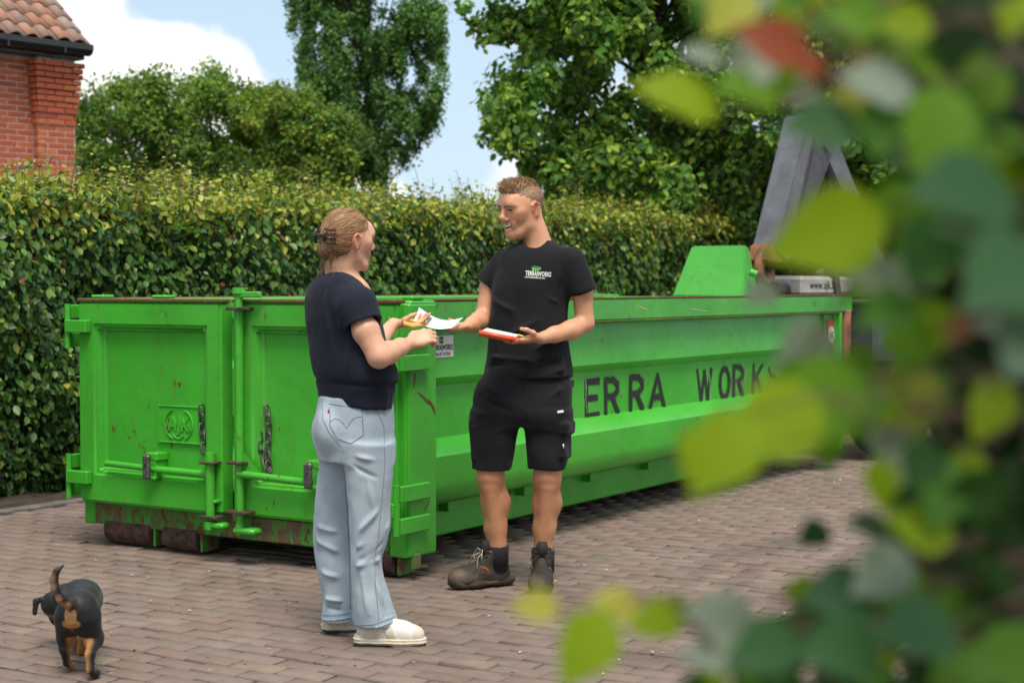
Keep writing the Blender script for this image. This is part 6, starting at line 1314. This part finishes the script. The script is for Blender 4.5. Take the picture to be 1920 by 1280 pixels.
# tail
F.chain([a(-1.558, 5.60, .262), *[np.array(P(px, py, d)) for px, py, d in ((131, 1134, 5.56), (114, 1121, 5.54), (104, 1103, 5.53), (101, 1085, 5.53), (106, 1071, 5.53), (119, 1059, 5.54))]], [.020, .017, .0145, .0135, .013, .0105, .004], .012)
def dcol(V, Nn):
    c = np.tile((.0055, .0055, .007), (len(V), 1)).astype(float); g = lambda p, r: np.exp(-(((V - np.array(p)) / np.array(r)) ** 2).sum(1)); tan = np.array((.42, .19, .055))
    def mx(m, col): nonlocal c; m = np.clip(m, 0, 1)[:, None]; c = c * (1 - m) + np.array(col) * m
    sg = lambda p, r: np.clip((g(p, r) - .38) * 6, 0, 1)
    mx(sg((-1.556, 5.59, .190), (.040, .05, .022)), tan); mx(sg((-1.556, 5.59, .222), (.025, .05, .040)), (.52, .30, .12)); mx(sg((-1.556, 5.575, .240), (.010, .03, .010)), (.03, .015, .01)); mx(sg((-1.556, 5.59, .160), (.012, .05, .02)), (.10, .05, .03))
    inner = np.clip((.056 - np.abs(V[:, 0] + 1.535)) / .02, 0, 1); mx(((V[:, 2] < .135) & (V[:, 1] < 5.78)) * np.clip(inner * 1.3 + (V[:, 2] < .03) * .6 * (V[:, 1] > 5.7), 0, 1), tan * .9)
    mx(((V[:, 2] < .10) & (V[:, 1] > 5.85) & (V[:, 0] > -1.70)) * 1.0, tan * .75); mx(1.3 * g((-1.745, 6.13, .115), (.03, .04, .025)), tan)
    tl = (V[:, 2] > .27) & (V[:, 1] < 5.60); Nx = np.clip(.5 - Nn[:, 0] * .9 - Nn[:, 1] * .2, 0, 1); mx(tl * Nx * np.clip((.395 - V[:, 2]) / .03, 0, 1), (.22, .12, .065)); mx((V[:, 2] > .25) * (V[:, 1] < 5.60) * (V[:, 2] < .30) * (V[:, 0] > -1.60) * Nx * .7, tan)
    return c
sdf_obj('body', F, attr_mat('dog_coat', .55, .4, .25, 60, .6, 260, sheen=.1), DG, lambda V: .0006 * wnoise(V, 120, 3, stretch=(1, .4, 1)), dcol, 1)
ball('eye', (-1.803, 6.145, .165), .006, eyed, DG, seg=8); ball('nose', (-1.775, 6.19, .068), .010, eyed, DG, seg=8)
# ============================================================ FOREGROUND HEDGE (close to the lens, out of focus)
FG = empty('foreground_beech_hedge', (.62, 1.25, 0)); tag(FG, 'blurred leafy hedge twigs close to the lens along the right side', 'hedge')
FGL = attr_mat('near_leaf', .45, .2, .12, 26, .15, 90, transl=.52)
def big_leaf():
    """broad pointed leaf with folded midrib and pleated side veins"""
    V, F = [], []; nu, nv = 9, 3
    for i in range(nu + 1):
        t = i / nu; w = .36 * (math.sin(math.pi * min(1, t * 1.02) ** .78) ** .85) * (1 - .35 * t * t) + .004
        for j in range(-nv, nv + 1):
            x = w * j / nv; V.append((x, t, .10 * abs(x) - .16 * (t - .4) ** 2 + .010 * math.cos(t * 40 - abs(j) * 1.2) * (abs(j) / nv)))
    m = 2 * nv + 1
    for i in range(nu):
        for j in range(2 * nv): F.append((i * m + j, i * m + j + 1, (i + 1) * m + j + 1, (i + 1) * m + j))
    return np.array(V), np.array(F)
BL = big_leaf(); lm2 = {}; TWG = []
YG, LGc, MGc, DGc, GLAREc, RDc, PAL = (.25, .36, .012), (.13, .27, .018), (.085, .21, .03), (.030, .090, .022), (.30, .36, .30), (.30, .065, .028), (.42, .42, .07)  # the pale grey paints sky glare on glossy leaves
def nleaf(px, py, Dp, lenpx, ang, col, tilt=0.0, face=0.2):
    """leaf whose tip points along ang (degrees, 0 = right, 90 = up in the photograph); tilt swings the tip toward or away"""
    s = lenpx * Dp / FPX; c = P(px, py, Dp); t = Vector((math.cos(R(ang)), math.sin(tilt), math.sin(R(ang)))).normalized(); nr = Vector((face * .6, -1, face)); b0 = c - t * s / 2
    key = tuple(col)
    if key not in lm2: lm2[key] = mesh_np('leaf', BL[0], BL[1], True, np.tile(np.array(col), (len(BL[0]), 1))); lm2[key].materials.append(FGL)
    o = bpy.data.objects.new('leaf', lm2[key]); C.objects.link(o); o.parent = FG; p = b0 - FG.location
    A = leaf_frames(np.array([p]), np.array([nr], float), np.array([t], float))[0]; o.matrix_local = Matrix([[A[0][i] * s, A[1][i] * s, A[2][i] * s, p[i]] for i in range(3)] + [[0, 0, 0, 1]])
    TWG.append((b0, t)); return b0
L_ = [(1545, 440, 1.0, 250, 200, YG, 0, .1), (1350, 855, .95, 200, 232, YG, 0, .2), (1440, 800, .98, 230, 205, YG, 0, .3), (1300, 850, 1.0, 110, 250, YG, 0, .2), (1480, 730, 1.05, 150, 195, LGc, 0, .4), (1520, 760, 1.0, 240, 205, LGc, 0, .2), (1545, 825, 1.15, 120, 265, LGc, 0, .3), (1498, 672, 1.1, 165, 215, GLAREc, 0, .7),
      (1440, 85, 1.0, 150, 165, RDc, .2, .3), (1500, 118, 1.05, 100, 150, RDc, .2, .6), (1362, 30, 1.05, 140, 230, PAL, 0, .3), (1312, 112, 1.1, 90, 190, GLAREc, 0, .6), (1260, 210, 1.05, 190, 185, YG, 0, .9), (1390, 195, 1.05, 150, 190, LGc, 0, .9), (1490, 185, 1.1, 120, 175, GLAREc, 0, .6),
      (1530, 250, 1.0, 170, 190, (.05, .13, .05), 0, .5), (1620, 100, 1.1, 90, 265, PAL, 0, .2), (1600, 35, 1.0, 130, 170, LGc, 0, .3), (1690, 50, 1.0, 120, 190, YG, 0, .3), (1560, 60, 1.1, 120, 160, MGc, 0, .4), (1640, 165, 1.0, 160, 175, GLAREc, 0, .5),
      (1615, 525, 1.05, 130, 195, GLAREc, 0, .6), (1650, 590, 1.0, 130, 210, MGc, 0, .4), (1420, 560, 1.15, 90, 215, GLAREc, 0, .6), (1665, 755, 1.05, 110, 250, YG, 0, .2), (1600, 690, 1.1, 110, 200, LGc, 0, .5),
      (1000, 1140, 1.05, 100, 190, PAL, 0, .5), (1095, 1215, .98, 175, 238, YG, 0, .2), (1150, 1140, 1.05, 110, 175, PAL, 0, .9), (1225, 1165, 1.05, 120, 200, YG, 0, .4), (1262, 1150, 1.1, 80, 260, LGc, 0, .3), (1345, 1165, 1.05, 160, 180, GLAREc, 0, .7), (1330, 1230, 1.0, 130, 190, GLAREc, 0, .6), (1420, 1225, 1.0, 170, 205, (.05, .13, .05), 0, .6), (1500, 1110, 1.15, 90, 180, YG, 0, .5),
      (1560, 1140, 1.05, 190, 200, (.06, .14, .07), 0, .9), (1640, 1080, 1.05, 160, 215, GLAREc, 0, .5), (1560, 1230, .95, 200, 195, (.045, .12, .045), 0, .7), (1700, 1200, .95, 200, 200, (.04, .11, .045), 0, .8), (1480, 1200, 1.1, 120, 240, MGc, 0, .4), (1620, 1010, 1.1, 120, 190, (.10, .17, .10), 0, 1.3),
      (1780, 400, .9, 260, 200, (.045, .12, .05), 0, .8), (1850, 560, .85, 280, 220, (.05, .13, .055), 0, .8), (1840, 600, 1.1, 150, 200, GLAREc, 0, .5), (1790, 620, 1.0, 80, 215, (.20, .085, .04), .2, .4), (1720, 480, 1.0, 170, 240, (.05, .14, .035), 0, .4), (1640, 250, 1.0, 130, 260, MGc, 0, .3), (1745, 260, .95, 210, 250, LGc, 0, .2), (1680, 330, 1.05, 120, 215, (.09, .15, .09), 0, 1.2),
      (1760, 620, 1.05, 110, 250, YG, 0, .2), (1700, 660, 1.05, 130, 230, LGc, 0, .3), (1850, 770, 1.0, 140, 240, YG, 0, .2), (1720, 880, 1.0, 130, 260, DGc, 0, .3), (1760, 930, 1.0, 150, 250, MGc, 0, .3), (1800, 890, 1.05, 120, 230, YG, 0, .2), (1640, 830, 1.1, 80, 250, GLAREc, 0, .5), (1670, 880, 1.05, 100, 255, GLAREc, 0, .5), (1570, 800, 1.15, 70, 240, LGc, 0, .4),
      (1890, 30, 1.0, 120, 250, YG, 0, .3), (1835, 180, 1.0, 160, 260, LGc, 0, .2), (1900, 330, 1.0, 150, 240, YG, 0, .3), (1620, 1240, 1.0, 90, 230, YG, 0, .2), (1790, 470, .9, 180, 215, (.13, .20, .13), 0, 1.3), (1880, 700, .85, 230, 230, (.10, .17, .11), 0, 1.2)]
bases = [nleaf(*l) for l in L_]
rf = np.random.default_rng(21)
for i in range(54):      # hanging and reaching sprays
    if i < 24: px, py = rf.uniform(1330, 1720), rf.uniform(-60, 235)
    elif i < 44: px, py = rf.uniform(1290, 1720), rf.uniform(1100, 1330); py = max(py, 1290 - (px - 1240) * .42)
    else: px, py = rf.uniform(1640, 1740), rf.uniform(560, 1080)
    Dp = rf.uniform(1.0, 1.25); nleaf(px, py, Dp, rf.uniform(.028, .062) * FPX / Dp, rf.uniform(160, 280), [YG, LGc, MGc, GLAREc, (.045, .12, .02), (.035, .095, .02), PAL][rf.choice(7, p=[.16, .2, .2, .1, .16, .12, .06])], rf.normal(0, .4), rf.uniform(.1, .8))
COLS = [(.014, .042, .008), (.019, .056, .010), (.028, .080, .012), (.022, .060, .018), (.075, .17, .015), (.040, .09, .032), YG, LGc]  # dark greens carry the shade of overlapping leaves in their colour
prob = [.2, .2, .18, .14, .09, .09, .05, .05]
n = 0
while n < 210:
    px, py = rf.uniform(1600, 2000), rf.uniform(-120, 1400); edge = 1750 + 55 * math.sin(py * .011) + 35 * math.sin(py * .031 + 1) - (90 if py < 200 else 0) - (110 * max(0, (py - 950) / 330))
    if px < edge + abs(rf.normal(0, 45)): continue
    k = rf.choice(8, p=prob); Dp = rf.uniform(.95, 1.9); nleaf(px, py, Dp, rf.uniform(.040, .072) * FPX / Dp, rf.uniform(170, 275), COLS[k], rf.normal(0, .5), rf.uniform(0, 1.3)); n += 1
for i in range(46):
    py = rf.uniform(-40, 1290); px = 1735 - abs(rf.normal(0, 50)) - (70 if py < 220 else 0) - max(0, py - 1000) * .3; Dp = rf.uniform(1.0, 1.35); nleaf(px, py, Dp, rf.uniform(.022, .05) * FPX / Dp, rf.uniform(170, 280), [YG, LGc, MGc, GLAREc, DGc, LGc][rf.integers(6)], rf.normal(0, .4), rf.uniform(0, .8))
# inner mass of leaves with shade painted into their colours, and branches
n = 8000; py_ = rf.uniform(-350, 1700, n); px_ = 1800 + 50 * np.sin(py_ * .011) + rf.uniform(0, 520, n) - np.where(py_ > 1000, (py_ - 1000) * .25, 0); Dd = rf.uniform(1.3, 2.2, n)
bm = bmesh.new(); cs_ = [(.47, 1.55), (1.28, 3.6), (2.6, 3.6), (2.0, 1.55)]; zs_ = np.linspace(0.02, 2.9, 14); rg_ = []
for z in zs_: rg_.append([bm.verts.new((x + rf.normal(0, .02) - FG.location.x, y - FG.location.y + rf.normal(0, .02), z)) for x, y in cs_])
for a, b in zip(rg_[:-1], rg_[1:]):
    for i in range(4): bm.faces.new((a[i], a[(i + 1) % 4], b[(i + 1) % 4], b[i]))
bm.faces.new(rg_[-1]); bm.faces.new(rg_[0][::-1]); bmesh.ops.recalc_face_normals(bm, faces=bm.faces[:]); link('filler_core', from_bm('filler_core', bm), core, FG)  # solid prism added to block light and blacken the hedge interior
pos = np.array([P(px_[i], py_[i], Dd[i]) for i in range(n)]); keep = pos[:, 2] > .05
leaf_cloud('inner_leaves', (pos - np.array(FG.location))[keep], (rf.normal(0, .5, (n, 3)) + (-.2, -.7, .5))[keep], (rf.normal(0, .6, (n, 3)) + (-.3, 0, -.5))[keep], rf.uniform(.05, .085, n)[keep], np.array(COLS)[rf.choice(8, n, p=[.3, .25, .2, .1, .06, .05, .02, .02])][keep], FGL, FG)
bm = bmesh.new()
stem0 = [Vector((1.02 * .62 + .12, y0, 0)) for y0 in (1.2, 1.5, 1.9)]
for i, (x0, y0) in enumerate([(.40, 1.15), (.47, 1.35), (.60, 1.6), (.72, 1.9), (.50, 1.25), (.66, 1.45)]):
    pts = [Vector((x0 + .035 * math.sin(k * 1.3 + i) , y0 + .03 * math.cos(k * 1.9 + i), k * .3)) - FG.location for k in range(8)]
    bm_tube(bm, pts, [.014 - .0012 * k for k in range(8)], 7)
link('stems', from_bm('stems', bm, True), bark, FG); bm = bmesh.new()
for grp in ([(1545, 440), (1780, 400)], [(1260, 210), (1390, 195), (1490, 185), (1640, 165), (1760, 190)], [(1450, 95), (1600, 35), (1780, 60)], [(1375, 845), (1520, 760), (1700, 660), (1800, 640)], [(1510, 655), (1590, 520), (1780, 470)], [(1000, 1140), (1150, 1140), (1225, 1165), (1345, 1165), (1560, 1140), (1760, 1090)], [(1095, 1215), (1330, 1230), (1480, 1200), (1700, 1200), (1800, 1210)], [(1665, 755), (1800, 760)], [(1640, 1080), (1800, 1000)]):
    bm_tube(bm, [P(x, y + 12, 1.06) - FG.location for x, y in grp], [.0012 + .0016 * k / (len(grp) - 1) for k in range(len(grp))], 6)
for b0, t in TWG[:len(L_) + 54]:
    e = Vector((rf.uniform(.05, .13), rf.uniform(-.02, .06), rf.uniform(-.03, .05))); bm_tube(bm, [b0 - FG.location, b0 - t * .02 + e * .35 + Vector((0, 0, rf.uniform(-.01, .01))) - FG.location, b0 + e - FG.location], [.0009, .0013, .0018], 5)
link('twigs', from_bm('twigs', bm, True), twigm, FG)['kind'] = 'stuff'
